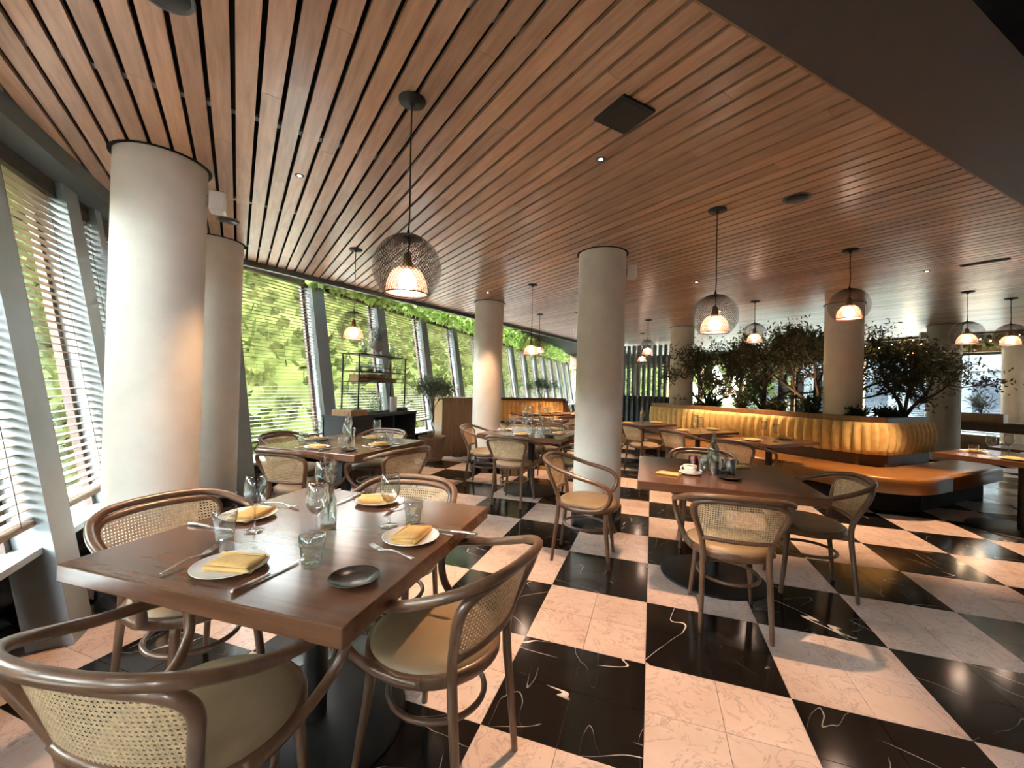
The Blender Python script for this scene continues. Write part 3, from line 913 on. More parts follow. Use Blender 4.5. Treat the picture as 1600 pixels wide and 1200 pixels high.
# ------------------------------------------------------------------ tableware
TZ = .7505
def plate_me(r, mat, name='plate'):
    return MB().lathe([(.001,.004),(r*.55,.004),(r*.68,.007),(r*.97,.016),(r,.0175),(r*.985,.0145),(r*.66,.003),(r*.58,.0),(.001,.0)], 40).mesh(name, mat)
ME_PLATE = plate_me(.105, M['china']); ME_DPLATE = plate_me(.072, M['dark_china']); ME_SAUCER = plate_me(.075, M['white_ceramic'])
def napkin_me(seed, w=.148, d=.092, layers=3):
    r = random.Random(seed); mb = MB()
    for L in range(layers):
        nx, ny = 8, 5
        top = []; bot = []
        z0 = L*.0075
        sk = r.uniform(-.012, .012); ox = r.uniform(-.004, .004)+L*.003; tw = r.uniform(-.05, .05)
        for j in range(ny+1):
            for i in range(nx+1):
                u = i/nx-.5; v = j/ny-.5
                x = u*w*(1-.03*L)+sk*v*2+ox; y = v*d*(1-.04*L)+tw*x
                edge = 1-max(abs(u), abs(v))*2
                dz = .0022*mnoise.noise(Vector((x*40+seed, y*40, L*3)))
                puff = .0058*min(1, edge*5+.30)
                top.append((x, y, z0+puff+dz+.002)); bot.append((x, y, z0+dz*.4))
        n = (nx+1)*(ny+1); f = []
        for j in range(ny):
            for i in range(nx):
                a = j*(nx+1)+i
                f.append((a, a+1, a+nx+2, a+nx+1)); f.append((n+a+nx+1, n+a+nx+2, n+a+1, n+a))
        rim = [i for i in range(nx+1)]+[j*(nx+1)+nx for j in range(1, ny+1)]+[ny*(nx+1)+i for i in range(nx-1, -1, -1)]+[j*(nx+1) for j in range(ny-1, 0, -1)]
        for k in range(len(rim)):
            a = rim[k]; b = rim[(k+1) % len(rim)]
            f.append((b, a, n+a, n+b))
        mb.add(top+bot, f, True)
        # rolled fold along one long edge
        if L < layers-1:
            s = 1 if L % 2 else -1
            mb.tube([(-.5*w*.98+sk*s+i*w*.98/6, s*d*.48, z0+.0075) for i in range(7)], .0068, 8)
    return mb.mesh('napkin', M['napkin'])
ME_NAP = [napkin_me(s) for s in (1, 2, 3)]
def fork_me():
    mb = MB()
    def ribbon(path, w):
        v = []
        for (x, y, z), ww in zip(path, w):
            v += [(x-ww, y, z), (x+ww, y, z), (x-ww*.8, y, z+.0025), (x+ww*.8, y, z+.0025)]
        f = []
        for i in range(len(path)-1):
            a = 4*i; b = a+4
            f += [(a+2, a+3, b+3, b+2), (a, b, b+1, a+1), (a, a+2, b+2, b), (a+1, b+1, b+3, a+3)]
        f += [(0,1,3,2), (len(v)-4, len(v)-2, len(v)-1, len(v)-3)]
        mb.add(v, f, True)
    ribbon([(0,-.10,.004),(0,-.095,.005),(0,-.05,.010),(0,.0,.012),(0,.03,.007),(0,.045,.004),(0,.062,.005)], [.006,.0085,.006,.0035,.004,.010,.0115])
    for k in range(4):
        x = (-1.5+k)*.0062
        ribbon([(x,.060,.005),(x,.080,.008),(x,.100,.014)], [.0018,.0015,.0009])
    return mb.mesh('fork', M['steel'])
def knife_me():
    mb = MB()
    mb.tube([(0,-.115,.006),(0,-.105,.007),(0,-.06,.007),(0,-.01,.006),(0,.005,.006)], [.004,.0075,.0062,.0052,.0045], 8)
    v = [(-.0045,.0,.004),(.0055,.0,.004),(.0095,.05,.004),(.0075,.098,.004),(-.003,.115,.004),(-.0045,.06,.004)]
    n = len(v)
    mb.add(v+[(x, y, z+.0022) for x, y, z in v], [tuple(range(n-1,-1,-1)), tuple(range(n, 2*n))]+[(i, (i+1) % n, n+(i+1) % n, n+i) for i in range(n)])
    return mb.mesh('knife', M['steel'])
ME_FORK = fork_me(); ME_KNIFE = knife_me()
ME_WINE = MB().lathe([(.001,.0035),(.010,.004),(.033,.0022),(.035,.0),(.033,.003),(.012,.007),(.0048,.014),(.0038,.05),(.004,.085),(.008,.094),(.024,.108),(.036,.128),(.0405,.150),(.0385,.180),(.0335,.215),(.0325,.2155),(.0372,.180),(.039,.150),(.0345,.129),(.022,.110),(.004,.098)], 24).mesh('wine_glass', M['tableglass'])
def tumbler_me():
    mb = MB(); n = 10
    mb.lathe([(.001,.006),(.027,.006),(.029,.0),(.032,.030),(.035,.060)], n, smooth=False)
    mb.lathe([(.035,.060),(.038,.068),(.040,.100),(.0385,.1005),(.0365,.068),(.031,.030),(.027,.012),(.001,.011)], 20)
    return mb.mesh('tumbler', M['tableglass'])
ME_TUM = tumbler_me()
ME_BOTTLE = MB().lathe([(.001,.006),(.034,.006),(.038,.0),(.040,.01),(.040,.17),(.038,.19),(.022,.215),(.0135,.235),(.0125,.285),(.015,.288),(.015,.298),(.0125,.299),(.011,.285),(.0115,.235),(.02,.212),(.036,.187),(.038,.17),(.038,.014),(.001,.012)], 24).mesh('bottle', M['bottle_glass'])
ME_VASE = MB().lathe([(.001,.006),(.026,.006),(.029,.0),(.030,.02),(.030,.09),(.026,.115),(.016,.135),(.0145,.175),(.017,.178),(.0135,.176),(.0145,.137),(.024,.113),(.028,.09),(.028,.012),(.001,.012)], 20).mesh('bud_vase', M['bottle_glass'])
def plume_me(seed, h=.29):
    r = random.Random(seed); mb = MB()
    for k in range(4):
        tip = Vector((r.uniform(-.03,.03), r.uniform(-.03,.03), h*r.uniform(.86,1.0)))
        path = crom([(0,0,.012),(tip.x*.2, tip.y*.2, h*.4), tuple(tip)], 5)
        mb.tube(path, .0011, 4)
        for q in range(130):
            t = .48+.52*r.random()
            p = path[min(len(path)-1, int(t*(len(path)-1)))]+Vector((0,0,r.uniform(-.01,.01)))
            d = (rvec(r)*.8+Vector((0,0,1.0))).normalized()
            leaf_quad(mb, p, d, .0016, r.uniform(.016,.032)*(1.25-t*.5), rvec(r))
    return mb.mesh('dried_grass', M['dry_grass'])
ME_GRASS = plume_me(5)

def single(name, me, label, cat, loc, deg=0, group=None):
    return tag(put(name, me, None, loc, rot=(0,0,math.radians(deg))), label, cat, group)
def vase(loc, where):
    single('bud_vase', ME_VASE, 'clear glass bud vase in the centre of %s' % where, 'vase', (loc[0], loc[1], TZ))
    single('dried_grass', ME_GRASS, 'dried pampas stems in the vase on %s' % where, 'dried grass', (loc[0], loc[1], TZ+.008), random.randrange(360))

FT = 'the foreground table'
GP, GN, GW, GU, GK, GG = 'white plates on the tables', 'folded ochre napkins', 'wine glasses', 'tumblers', 'table knives', 'table forks'
def pl(x, y, lb): single('plate', ME_PLATE, lb, 'plate', (x, y, TZ), 0, GP)
def nap(x, y, a, lb, k=0, z=.0065): single('napkin', ME_NAP[k], lb, 'napkin', (x, y, TZ+z), a, GN)
def win(x, y, lb): single('wine_glass', ME_WINE, lb, 'wine glass', (x, y, TZ), 0, GW)
def tum(x, y, lb): single('tumbler', ME_TUM, lb, 'tumbler', (x, y, TZ), random.randrange(36), GU)
def frk(x, y, a, lb): single('fork', ME_FORK, lb, 'fork', (x, y, TZ), a, GG)
def knf(x, y, a, lb): single('knife', ME_KNIFE, lb, 'knife', (x, y, TZ), a, GK)
pl(-1.222,-1.192, 'white plate nearest the camera on '+FT); nap(-1.215,-1.185, 14, 'folded ochre napkin nearest the camera on '+FT, 0)
frk(-1.378,-1.205, 12, 'fork left of the nearest plate on '+FT); knf(-1.069,-1.19, 0, 'knife right of the nearest plate on '+FT)
tum(-1.008,-1.088, 'faceted tumbler in front of the vase, nearest the camera on '+FT); win(-1.160,-.915, 'wine glass right beside the vase on '+FT)
pl(-1.61,-.826, 'white plate on the left side of '+FT); nap(-1.60,-.822, -75, 'folded ochre napkin on the left side of '+FT, 1)
frk(-1.62,-.655, -88, 'fork beyond the left plate on '+FT); knf(-1.625,-.978, -86, 'knife lying behind the left tumbler on '+FT)
tum(-1.474,-1.029, 'faceted tumbler on the left side of '+FT); win(-1.442,-.936, 'wine glass on the left side of '+FT)
pl(-1.26,-.427, 'white plate on the far side of '+FT); nap(-1.268,-.425, 200, 'folded ochre napkin on the far side of '+FT, 2)
knf(-1.412,-.43, 184, 'knife left of the far plate on '+FT); frk(-1.115,-.45, 174, 'fork right of the far plate on '+FT); win(-1.43,-.60, 'wine glass behind the vase on '+FT)
pl(-.847,-.774, 'white plate on the right side of '+FT); nap(-.850,-.770, 96, 'folded ochre napkin on the right side of '+FT, 2)
frk(-.835,-.912, 81, 'fork in front of the right plate on '+FT); knf(-.745,-.652, 94, 'knife beyond the right plate on '+FT)
win(-1.008,-.685, 'wine glass on the right half of '+FT); tum(-.94,-.615, 'faceted tumbler behind the right plate on '+FT)
single('side_plate', ME_DPLATE, 'small dark glazed plate on the near right corner of '+FT, 'plate', (-.818,-1.119, TZ))
vase((-1.219,-.793), FT)

def lay(cx, cy, deg, half, where, sides):
    """place settings round a table; sides: name, angle of the guest's facing direction"""
    for k, (nm, a, full) in enumerate(sides):
        A = math.radians(a+deg)
        f_ = Vector((-math.sin(A), math.cos(A), 0)); r_ = Vector((math.cos(A), math.sin(A), 0)); c = Vector((cx, cy, 0))
        p = c-f_*(half-.15)
        pl(p.x, p.y, 'white plate at the %s place on %s' % (nm, where)); nap(p.x, p.y, a+deg+random.uniform(-20, 20), 'ochre napkin at the %s place on %s' % (nm, where), k % 3)
        q = p+r_*.17+f_*.17; win(q.x, q.y, 'wine glass at the %s place on %s' % (nm, where))
        if full:
            q = p+r_*.22+f_*.06; tum(q.x, q.y, 'tumbler at the %s place on %s' % (nm, where))
            q = p+r_*.135; knf(q.x, q.y, a+deg, 'knife at the %s place on %s' % (nm, where))
            q = p-r_*.135; frk(q.x, q.y, a+deg, 'fork at the %s place on %s' % (nm, where))
four = [('near', 0, True), ('right', 90, True), ('far', 180, True), ('window-side', 270, True)]
W2 = 'the table by the sideboard'; W3 = 'the table left of the middle column'
lay(-2.75, 1.08, 0, .525, W2, four); vase((-2.80, 1.15), W2)
single('side_plate', ME_DPLATE, 'small dark plate at the near edge of '+W2, 'plate', (-2.42,.72,TZ))
lay(-1.45, 2.95, -3, .525, W3, four); vase((-1.45, 2.93), W3)
single('side_plate', ME_DPLATE, 'small dark plate at the near edge of '+W3, 'plate', (-1.13,2.58,TZ))
for (x, y, k) in ((-1.35,2.62,'left'), (-1.27,2.68,'middle'), (-1.20,2.74,'right')): tum(x, y, '%s of three extra tumblers near the front of %s' % (k, W3))
two = [('aisle-side', -45, False), ('banquette-side', 135, False)]
for (e, w) in ((-3.88,'leftmost'), (-2.74,'middle'), (-1.68,'rightmost')):
    lay(*EM(e, 3.67)[:2], 0, .475, 'the %s banquette table' % w, two)
vase(EM(-3.85, 3.62), 'the leftmost banquette table')
WR = 'the pale-lit table at the right edge'
lay(*EM(.07, 5.05)[:2], -45, .525, WR, [('near', 0, True), ('right', 90, True), ('far', 180, True), ('left', 270, True)])
WF = 'the far table under the rear ivy pendant'
lay(-1.92, 4.98, 0, .475, WF, [('near', 0, False), ('right', 90, False), ('far', 180, False), ('window-side', 270, False)]); vase((-1.9,5.0), WF)
for (x, y, w) in ((-2.45,6.35,'left'), (-1.9,6.95,'middle'), (-1.35,7.5,'right')):
    lay(x, y, 0, .35, 'the %s amber banquette table' % w, [('front', 45, False), ('banquette-side', 225, False)])

# the coffee table
WC = 'the coffee table'
single('napkin', napkin_me(9, .15, .085, 2), 'ochre napkin lying on the left of '+WC, 'napkin', (.123,.956,TZ), -18, GN)
cup = thing('coffee_cup', 'white coffee cup on a saucer on '+WC, 'cup', (.265,1.026,TZ+.006), math.radians(200))
MB().lathe([(.001,.004),(.022,.004),(.024,.0),(.027,.006),(.041,.030),(.046,.058),(.0445,.0585),(.039,.031),(.024,.010),(.001,.009)], 28).build('cup_body', M['white_ceramic'], cup)
MB().tube(crom([(.040,0,.048),(.060,0,.050),(.066,0,.034),(.054,0,.018),(.034,0,.018)], 4), .0045, 7).build('handle', M['white_ceramic'], cup)
MB().lathe([(.001,.050),(.043,.050)], 24).build('coffee', M['soil'], cup)
single('saucer', ME_SAUCER, 'white saucer under the coffee cup', 'saucer', (.265,1.026,TZ))
single('water_bottle', ME_BOTTLE, 'clear glass water bottle on '+WC, 'bottle', (.422,1.103,TZ))
tum(.37,1.20, 'tumbler left of the water bottle on '+WC)
single('red_tumbler', MB().lathe([(.001,.005),(.028,.005),(.030,.0),(.037,.085),(.0355,.085),(.028,.01),(.001,.009)], 12, smooth=False).mesh('red_tumbler', M['red_glass']), 'reddish cut-glass tumbler behind the coffee cup', 'tumbler', (.315,1.33,TZ))
tum(.41,1.38, 'tumbler behind the water bottle on '+WC)
single('metal_cup', MB().lathe([(.001,.004),(.033,.004),(.035,.0),(.037,.002),(.040,.105),(.038,.1055),(.035,.008),(.001,.007)], 24).mesh('metal_cup', M['steel_cup']), 'grey metal cup behind the dark plate on '+WC, 'cup', (.545,1.20,TZ))
single('menu_block', MB().bbox(-.035,.035,-.03,.03,0,.035,.004).mesh('menu_block', M['charcoal']), 'small black caddy beside the water bottle', 'caddy', (.49,1.10,TZ), 20)
single('pepper_mill', MB().lathe([(.001,.0),(.014,.0),(.015,.03),(.011,.06),(.014,.085),(.010,.098),(.001,.10)], 14).mesh('pepper_mill', M['steel']), 'small steel mill next to the grey metal cup', 'mill', (.49,1.19,TZ))
single('side_plate', ME_DPLATE, 'dark plate on the near side of '+WC, 'plate', (.51,.965,TZ))
single('napkin', napkin_me(11, .13, .08, 2), 'ochre napkin on the far side of '+WC, 'napkin', (.659,1.50,TZ), 25, GN)
# ------------------------------------------------------------------ mustard island banquette and planter
EB0, EB1, MBK, ZT = -4.80, -1.02, 4.78, 1.065       # back from EB0 to EB1, front of the back at m = MBK
def emp(pts, z): return [EM(e, m, z) for e, m in pts]
bq = thing('banquette', 'mustard channel-tufted banquette wrapping the planter', 'banquette', (0,0,0))
def channel(c0, c1, out, z0, z1, bulge):
    """one padded channel between c0 and c1 on plan, puffed along out"""
    mb = MB(); n, mz = 6, 7
    v = []
    for j in range(mz+1):
        tz = j/mz; zz = z0+(z1-z0)*tz
        pz = min(1, math.sin(PI*max(.04, min(.96, tz)))**.35)
        for i in range(n+1):
            t = i/n
            b = bulge*(math.sin(PI*t)**.55)*pz
            p = c0.lerp(c1, t)+out*b
            v.append((p.x, p.y, zz))
    f = [(j*(n+1)+i, j*(n+1)+i+1, (j+1)*(n+1)+i+1, (j+1)*(n+1)+i) for j in range(mz) for i in range(n)]
    b = len(v)
    v += [(c0.x-out.x*.05, c0.y-out.y*.05, z0), (c1.x-out.x*.05, c1.y-out.y*.05, z0), (c1.x-out.x*.05, c1.y-out.y*.05, z1), (c0.x-out.x*.05, c0.y-out.y*.05, z1)]
    f += [(b+1, b, b+3, b+2)]
    top = [mz*(n+1)+i for i in range(n+1)]; bot = [i for i in range(n+1)]
    f += [tuple(top)+(b+2, b+3), tuple(reversed(bot))+(b, b+1)]
    return mb.add(v, f, True)
F_OUT = -LN                                           # front of the long side looks to the camera side
E_OUT = Vector((1/S2, -1/S2, 0))
path = []                                             # plan of the back: long side, rounded corner, short side
rc = .28
nst = 30
for i in range(nst+1): path.append((EM(EB0+(EB1-rc-EB0)*i/nst, MBK), F_OUT))
for k in range(1, 5):
    a = k/5*PI/2
    path.append((EM(EB1-rc+rc*math.sin(a), MBK+rc-rc*math.cos(a)), (F_OUT*math.cos(a)+E_OUT*math.sin(a))))
for i in range(0, 10): path.append((EM(EB1, MBK+rc+.125*i), E_OUT))
for (p0, o0), (p1, o1) in zip(path[:-1], path[1:]):
    channel(p0, p1, ((o0+o1)/2).normalized(), 0.60, ZT-.065, .085).build('channel', M['mustard'], bq)
me_ = path[-1][0]
MEND = MBK+rc+1.125
# planter walls and ledge
pw = MB().prism([q[:2] for q in emp([(EB0,MBK),(EB1-.2,MBK),(EB1,MBK+.2),(EB1,MEND),(EB0,MEND)], 0)], .0, .86)
MB().prism([q[:2] for q in emp([(EB0-.02,MBK+.04),(EB1-.22,MBK+.04),(EB1-.03,MBK+.23),(EB1-.03,MBK+.44),(EB1-.26,MBK+.28),(EB0-.02,MBK+.28)], 0)], ZT-.065, ZT).build('ledge', M['oak'], bq)
MB().prism([q[:2] for q in emp([(EB1-.16,MBK+.24),(EB1-.02,MBK+.24),(EB1-.02,MEND),(EB1-.16,MEND)], 0)], ZT-.065, ZT).build('ledge', M['grey_panel'], bq)
MB().prism([q[:2] for q in emp([(EB0-.02,MBK+.24),(EB0+.12,MBK+.24),(EB0+.12,MEND),(EB0-.02,MEND)], 0)], ZT-.065, ZT).build('ledge', M['oak'], bq)
# backing panels under and behind the tufting
MB().prism([q[:2] for q in emp([(EB0,MBK+.02),(EB1-.25,MBK+.02),(EB1-.25,MBK+.10),(EB0,MBK+.10)], 0)], .0, ZT-.064).build('back_panel', M['dark_oak'], bq)
MB().prism([q[:2] for q in emp([(EB1-.26,MBK+.02),(EB1-.02,MBK+.26),(EB1-.02,MEND),(EB1-.12,MEND),(EB1-.12,MBK+.30),(EB1-.26,MBK+.14)], 0)], .0, ZT-.064).build('back_panel', M['dark_oak'], bq)
# seat cushions and plinth
def cushion(poly, z0, z1, b=.045):
    bm = bmesh.new()
    vs0 = [bm.verts.new((p[0], p[1], z0)) for p in poly]
    f0 = bm.faces.new(vs0)
    ex = bmesh.ops.extrude_face_region(bm, geom=[f0])
    for q in ex['geom']:
        if isinstance(q, bmesh.types.BMVert): q.co.z = z1
    bmesh.ops.recalc_face_normals(bm, faces=bm.faces)
    ed = [e for e in bm.edges if abs(e.verts[0].co.z-e.verts[1].co.z) < 1e-5 and e.verts[0].co.z > z0+.01]
    bmesh.ops.bevel(bm, geom=ed, offset=b, segments=4, affect='EDGES', profile=.6)
    bm.verts.index_update()
    mb = MB().add([q.co[:] for q in bm.verts], [[q.index for q in f.verts] for f in bm.faces], True)
    bm.free()
    return mb
MS = 4.02; ES = -.46; RC = .62
cuts = [EB0, -3.75, -2.7, -1.72]
for a, b in zip(cuts[:-1], cuts[1:]):
    cushion([q[:2] for q in emp([(a+.004,MS),(b-.004,MS),(b-.004,MBK),(a+.004,MBK)], 0)], .28, .455).build('seat_cushion', M['tan_leather'], bq)
corner = [(-1.716,MS)]+[(ES-RC+RC*math.sin(a*PI/16), MS+RC-RC*math.cos(a*PI/16)) for a in range(0, 9)]+[(ES, MBK+.28), (EB1, MBK+.28), (EB1-.05,MBK+.06), (EB1-.3,MBK), (-1.716,MBK)]
cushion([q[:2] for q in emp(corner, 0)], .28, .455).build('seat_cushion', M['tan_leather'], bq)
cushion([q[:2] for q in emp([(EB1,MBK+.29),(ES,MBK+.29),(ES,6.6),(ES-.25,MEND+.75),(EB1,MEND+.75)], 0)], .28, .455).build('seat_cushion', M['tan_leather'], bq)
MB().prism([q[:2] for q in emp([(EB0+.1,MS+.26),(ES-RC-.1,MS+.26),(ES-.30,MS+.62),(ES-.22,MS+.9),(ES-.22,MEND+.6),(EB1,MEND+.6),(EB1,MBK+.1),(EB0+.1,MBK+.1)], 0)], .0, .285).build('plinth', M['void'], bq)
# planter box, soil
pt = thing('planter', 'long dark planter box behind the mustard banquette', 'planter', (0,0,0))
MB().prism([q[:2] for q in emp([(EB0+.12,MBK+.30),(EB1-.18,MBK+.30),(EB1-.18,MEND-.02),(EB0+.12,MEND-.02)], 0)], .0, .93).build('box', M['charcoal'], pt)
MB().prism([q[:2] for q in emp([(EB0+.14,MBK+.32),(EB1-.20,MBK+.32),(EB1-.20,MEND-.04),(EB0+.14,MEND-.04)], 0)], .93, .98).build('soil', M['soil'], pt)

# ------------------------------------------------------------------ plants
def branch_tree(mb, lv, r, p, d, L, rad, depth, leaf):
    q = p+d*L
    mid = p.lerp(q, .5)+rvec(r)*L*.12
    mb.tube(crom([p, mid, q], 3), [rad*(1-.07*i) for i in range(7)], 6, caps=False)
    if depth <= 1: lv.append((p, q))
    if depth == 0: return
    for k in range(3 if depth > 1 else 3):
        dd = (d+rvec(r)*.85+Vector((0,0,.12))).normalized()
        branch_tree(mb, lv, r, q if k else mid.lerp(q, .6), dd, L*r.uniform(.62,.82), rad*.6, depth-1, leaf)
def tree(name, label, base, seed, dirs, L, rad, depth, nleaf, lw, ll, mat, cat='tree', group=None, spread=.21):
    r = random.Random(seed)
    t = thing(name, label, cat, base, 0, group)
    mb = MB(); lv = []
    for d in dirs:
        branch_tree(mb, lv, r, Vector((0,0,0)), Vector(d).normalized(), L, rad, depth, nleaf)
    mb.build('trunk', M['bark'], t)
    lf = MB()
    for k in range(nleaf):
        a, b = lv[r.randrange(len(lv))]
        p = a.lerp(b, r.random()*1.25)+rvec(r)*r.random()*spread
        if p.z+base[2] > H-.06: continue
        if any((p.x+base[0]-cx)**2+(p.y+base[1]-cy)**2 < .065 for _, (cx, cy) in COLS): continue
        leaf_quad(lf, p, rvec(r)+Vector((0,0,.25)), lw*r.uniform(.7,1.3), ll*r.uniform(.7,1.3), rvec(r))
    lf.build('foliage', mat, t, stuff=True)
    return t
GO = 'olive trees in the planter'
tree('olive_tree', 'dark olive tree at the left end of the planter', EM(-4.05,5.55,.97), 11, [(-.30,-.05,1),(.25,.1,1),(-.6,.25,.6),(.5,-.5,.5)], .50, .032, 3, 7000, .011, .062, M['olive_leaf'], group=GO)
tree('olive_tree', 'dark olive tree in the middle of the planter', EM(-3.05,5.75,.97), 23, [(.05,-.05,1),(.5,-.5,.7),(-.6,.4,.6),(.1,.5,.8)], .58, .036, 3, 9000, .011, .062, M['olive_leaf'], group=GO)
tree('olive_tree', 'tall dark olive tree left of the planter column', EM(-2.2,5.65,.97), 37, [(.0,.0,1),(.65,-.55,.6),(-.45,.3,.7)], .62, .036, 3, 9500, .011, .062, M['olive_leaf'], group=GO)
tree('olive_tree', 'dark olive tree showing right of the planter column', EM(-1.25,5.95,.97), 41, [(.1,-.1,1),(-.2,.2,1),(.3,-.3,.7)], .46, .03, 3, 3400, .011, .062, M['olive_leaf'], group=GO)
def shrub(label, c, rx, rz, n, mat, seed, name='shrub', lw=.010, ll=.075, group=None):
    r = random.Random(seed)
    t = thing(name, label, 'shrub', c, 0, group)
    st = MB(); lf = MB()
    for k in range(9):
        d = (rvec(r)*.7+Vector((0,0,1))).normalized()
        e = Vector((d.x*rx, d.y*rx, max(.1, d.z)*rz))
        st.tube([(0,0,-.02), tuple(e*.5+rvec(r)*.02), tuple(e)], [.005,.004,.002], 5)
        for q in range(n//9):
            p = e*(.25+.75*r.random())+rvec(r)*rx*.35*r.random()
            leaf_quad(lf, p, rvec(r)+Vector((0,0,.6)), lw*r.uniform(.7,1.4), ll*r.uniform(.6,1.3), rvec(r))
    st.build('stems', M['bark'], t); lf.build('foliage', mat, t, stuff=True)
    return t
GB = 'low shrubs in the planter'
for k, (e, m, rx, rz, lb) in enumerate(((-4.45,5.25,.20,.26,'low green shrub at the left end of the planter'), (-3.75,5.25,.22,.22,'low green shrub below the leftmost olive'), (-3.1,5.25,.25,.40,'bushy green shrub in the middle of the planter'),
        (-2.55,5.22,.20,.26,'low green shrub right of the planter middle'), (-2.08,5.25,.18,.34,'bushy shrub beside the planter column'), (-1.45,5.2,.18,.16,'straggly low shrub right of the planter column'), (-1.25,5.55,.2,.2,'low dark shrub at the right end of the planter'))):
    shrub(lb, EM(e, m, .975), rx, rz, 620, M['shrub_leaf'], 100+k, group=GB)
# warm uplights tucked in the planting
for (e, m, lb) in ((-2.33,5.35,'small uplight glowing behind the bushy planter shrub'), (-3.45,5.5,'small uplight under the olive branches')):
    u = thing('uplight', lb, 'uplight', EM(e, m, .98), 0, 'planter uplights')
    MB().lathe([(.001,0),(.03,0),(.034,.05),(.030,.052)], 16).build('body', M['black_metal'], u)
    MB().lathe([(.001,.046),(.030,.046)], 16).build('lens', M['downlight'], u)
    l = spot(None, 9, 110); lo = bpy.data.objects.new('uplight_beam', l); COL.objects.link(lo); lo.location = EM(e, m, 1.045); lo.rotation_euler = (PI, 0, 0)

# potted olive by the windows
pp = thing('plant_pot', 'round woven clay-coloured pot beside the wooden cabinet', 'plant pot', (-3.62,4.20,0))
MB().lathe([(.001,.0),(.165,.0),(.185,.02),(.205,.20),(.232,.385),(.240,.39),(.240,.425),(.222,.425),(.215,.38),(.001,.378)], 32).build('pot_body', M['terracotta'], pp)
for z in (.06, .27): MB().tube([((.19+.11*z)*math.cos(2*PI*i/32), (.19+.11*z)*math.sin(2*PI*i/32), z) for i in range(32)], .008, 6, True).build('band', M['terracotta'], pp)
MB().lathe([(.001,.388),(.216,.382)], 24).build('soil', M['soil'], pp)
tt = tree('potted_olive', 'slender grey-green olive tree growing in the round pot', (-3.62,4.20,.80), 61, [(.0,.0,1),(.3,.2,.95),(-.3,-.15,.95),(.15,-.3,.9)], .25, .011, 3, 3000, .009, .05, M['potted_leaf'], spread=.14)
MB().tube(crom([(0,0,-.42),(.03,.01,-.30),(-.02,0,-.17),(.01,0,-.06),(0,0,.02)], 4), .014, 7).build('stem', M['bark'], tt)
tree('potted_olive', 'grey olive bush behind the amber banquette', (-3.0,9.3,.95), 67, [(.0,.0,1),(.3,.1,.8),(-.3,.0,.8)], .26, .014, 3, 1500, .010, .06, M['potted_leaf'], spread=.14)
pp2 = thing('plant_pot', 'plain pot behind the amber banquette', 'plant pot', (-3.0,9.3,0))
MB().lathe([(.001,0),(.18,0),(.24,.95),(.22,.95),(.21,.90),(.001,.90)], 24).build('pot_body', M['stone_urn'], pp2)

# ------------------------------------------------------------------ ivy along the ceiling edges
ri = random.Random(5)
def ivy(label, pts_fn, n, mat, sz):
    t = thing('ivy_garland', label, 'ivy', (0,0,0))
    lf = MB(); st = MB()
    for k in range(n):
        p = pts_fn(ri)
        leaf_quad(lf, p, rvec(ri)+Vector((0,0,-.5)), sz*ri.uniform(.3,.55), sz*ri.uniform(.7,1.3), rvec(ri))
    for k in range(26):
        p = pts_fn(ri); q = pts_fn(ri)
        q = p+(q-p).normalized()*.5
        st.tube([p, p.lerp(q, .5)+rvec(ri)*.06, q], .003, 4)
    lf.build('foliage', mat, t, stuff=True); st.build('vine', M['bark'], t)
    return t
def ivy_a(r):
    y = 2.3+17*r.random()**1.15
    f = min(1, (y-2.0)/3.5)
    z = 2.70+(.06+.50*f)*r.random()
    return MW(y, r.uniform(-.22, .10), z)
ivy('bright green ivy hanging between the ceiling edge and the long windows', ivy_a, 9000, M['ivy_leaf'], .11)
def ivy_b(r):
    return EM(r.uniform(-10.5, .85), 11.85+.28*r.random(), 2.46+.58*r.random())
ivy('dry olive-brown garland above the far right windows', ivy_b, 5200, M['dry_ivy_leaf'], .085)
fl_ = thing('fairy_lights', 'string of tiny warm lights in the garland above the far windows', 'fairy lights', (0,0,0))
fw_ = MB()
wp = [EM(-4.6+.14*i, 11.78+.04*math.sin(i*1.7), 2.66+.10*math.sin(i*.9)) for i in range(40)]
fw_.tube(wp, .0025, 4)
fw_.build('wire', M['cord'], fl_)
fm = MB().sphere((0,0,0), .014, 6, 4).mesh('light', M['fairy'])
for i, p in enumerate(wp):
    put('light', fm, fl_, p+Vector((0,0,random.uniform(-.06,.06))))

# ------------------------------------------------------------------ sideboard and rack by the windows
SBX0, SBX1, SBY0, SBY1 = -4.00, -3.52, 2.05, 3.52
sb = thing('sideboard', 'black open-front sideboard under the windows', 'sideboard', (0,0,0))
MB().bbox(SBX0, SBX1, SBY0, SBY1, .865, .90, .003).build('top', M['charcoal'], sb, label='black worktop')
for y in (SBY0, SBY0+.42, (SBY0+SBY1)/2+.14, SBY1-.03): MB().box(SBX0+.02, SBX1-.01, y, y+.03, .05, .865).build('side_panel', M['charcoal'], sb)
MB().box(SBX0+.02, SBX0+.04, SBY0, SBY1, .05, .865).build('back_panel', M['charcoal'], sb)
for z in (.05, .50): MB().box(SBX0+.04, SBX1-.02, SBY0+.03, SBY1-.03, z, z+.025).build('shelf', M['charcoal'], sb)
MB().box(SBX1-.03, SBX1-.012, SBY0+.03, SBY0+.42, .075, .86).build('door', M['charcoal'], sb)
bx = thing('wooden_tray', 'pale wooden box on the left end of the sideboard', 'box', (-3.70,2.22,.90), 0)
MB().bbox(-.15, .15, -.16, .16, 0, .075, .004).build('box_body', M['oak'], bx)
MB().box(-.13, .13, -.14, .14, .068, .077).build('liner', M['dark_oak'], bx)
rk = thing('bottle_rack', 'black metal shelf rack standing on the sideboard', 'rack', (0,0,0))
RX0, RX1, RY0, RY1 = -3.93, -3.66, 2.32, 3.38
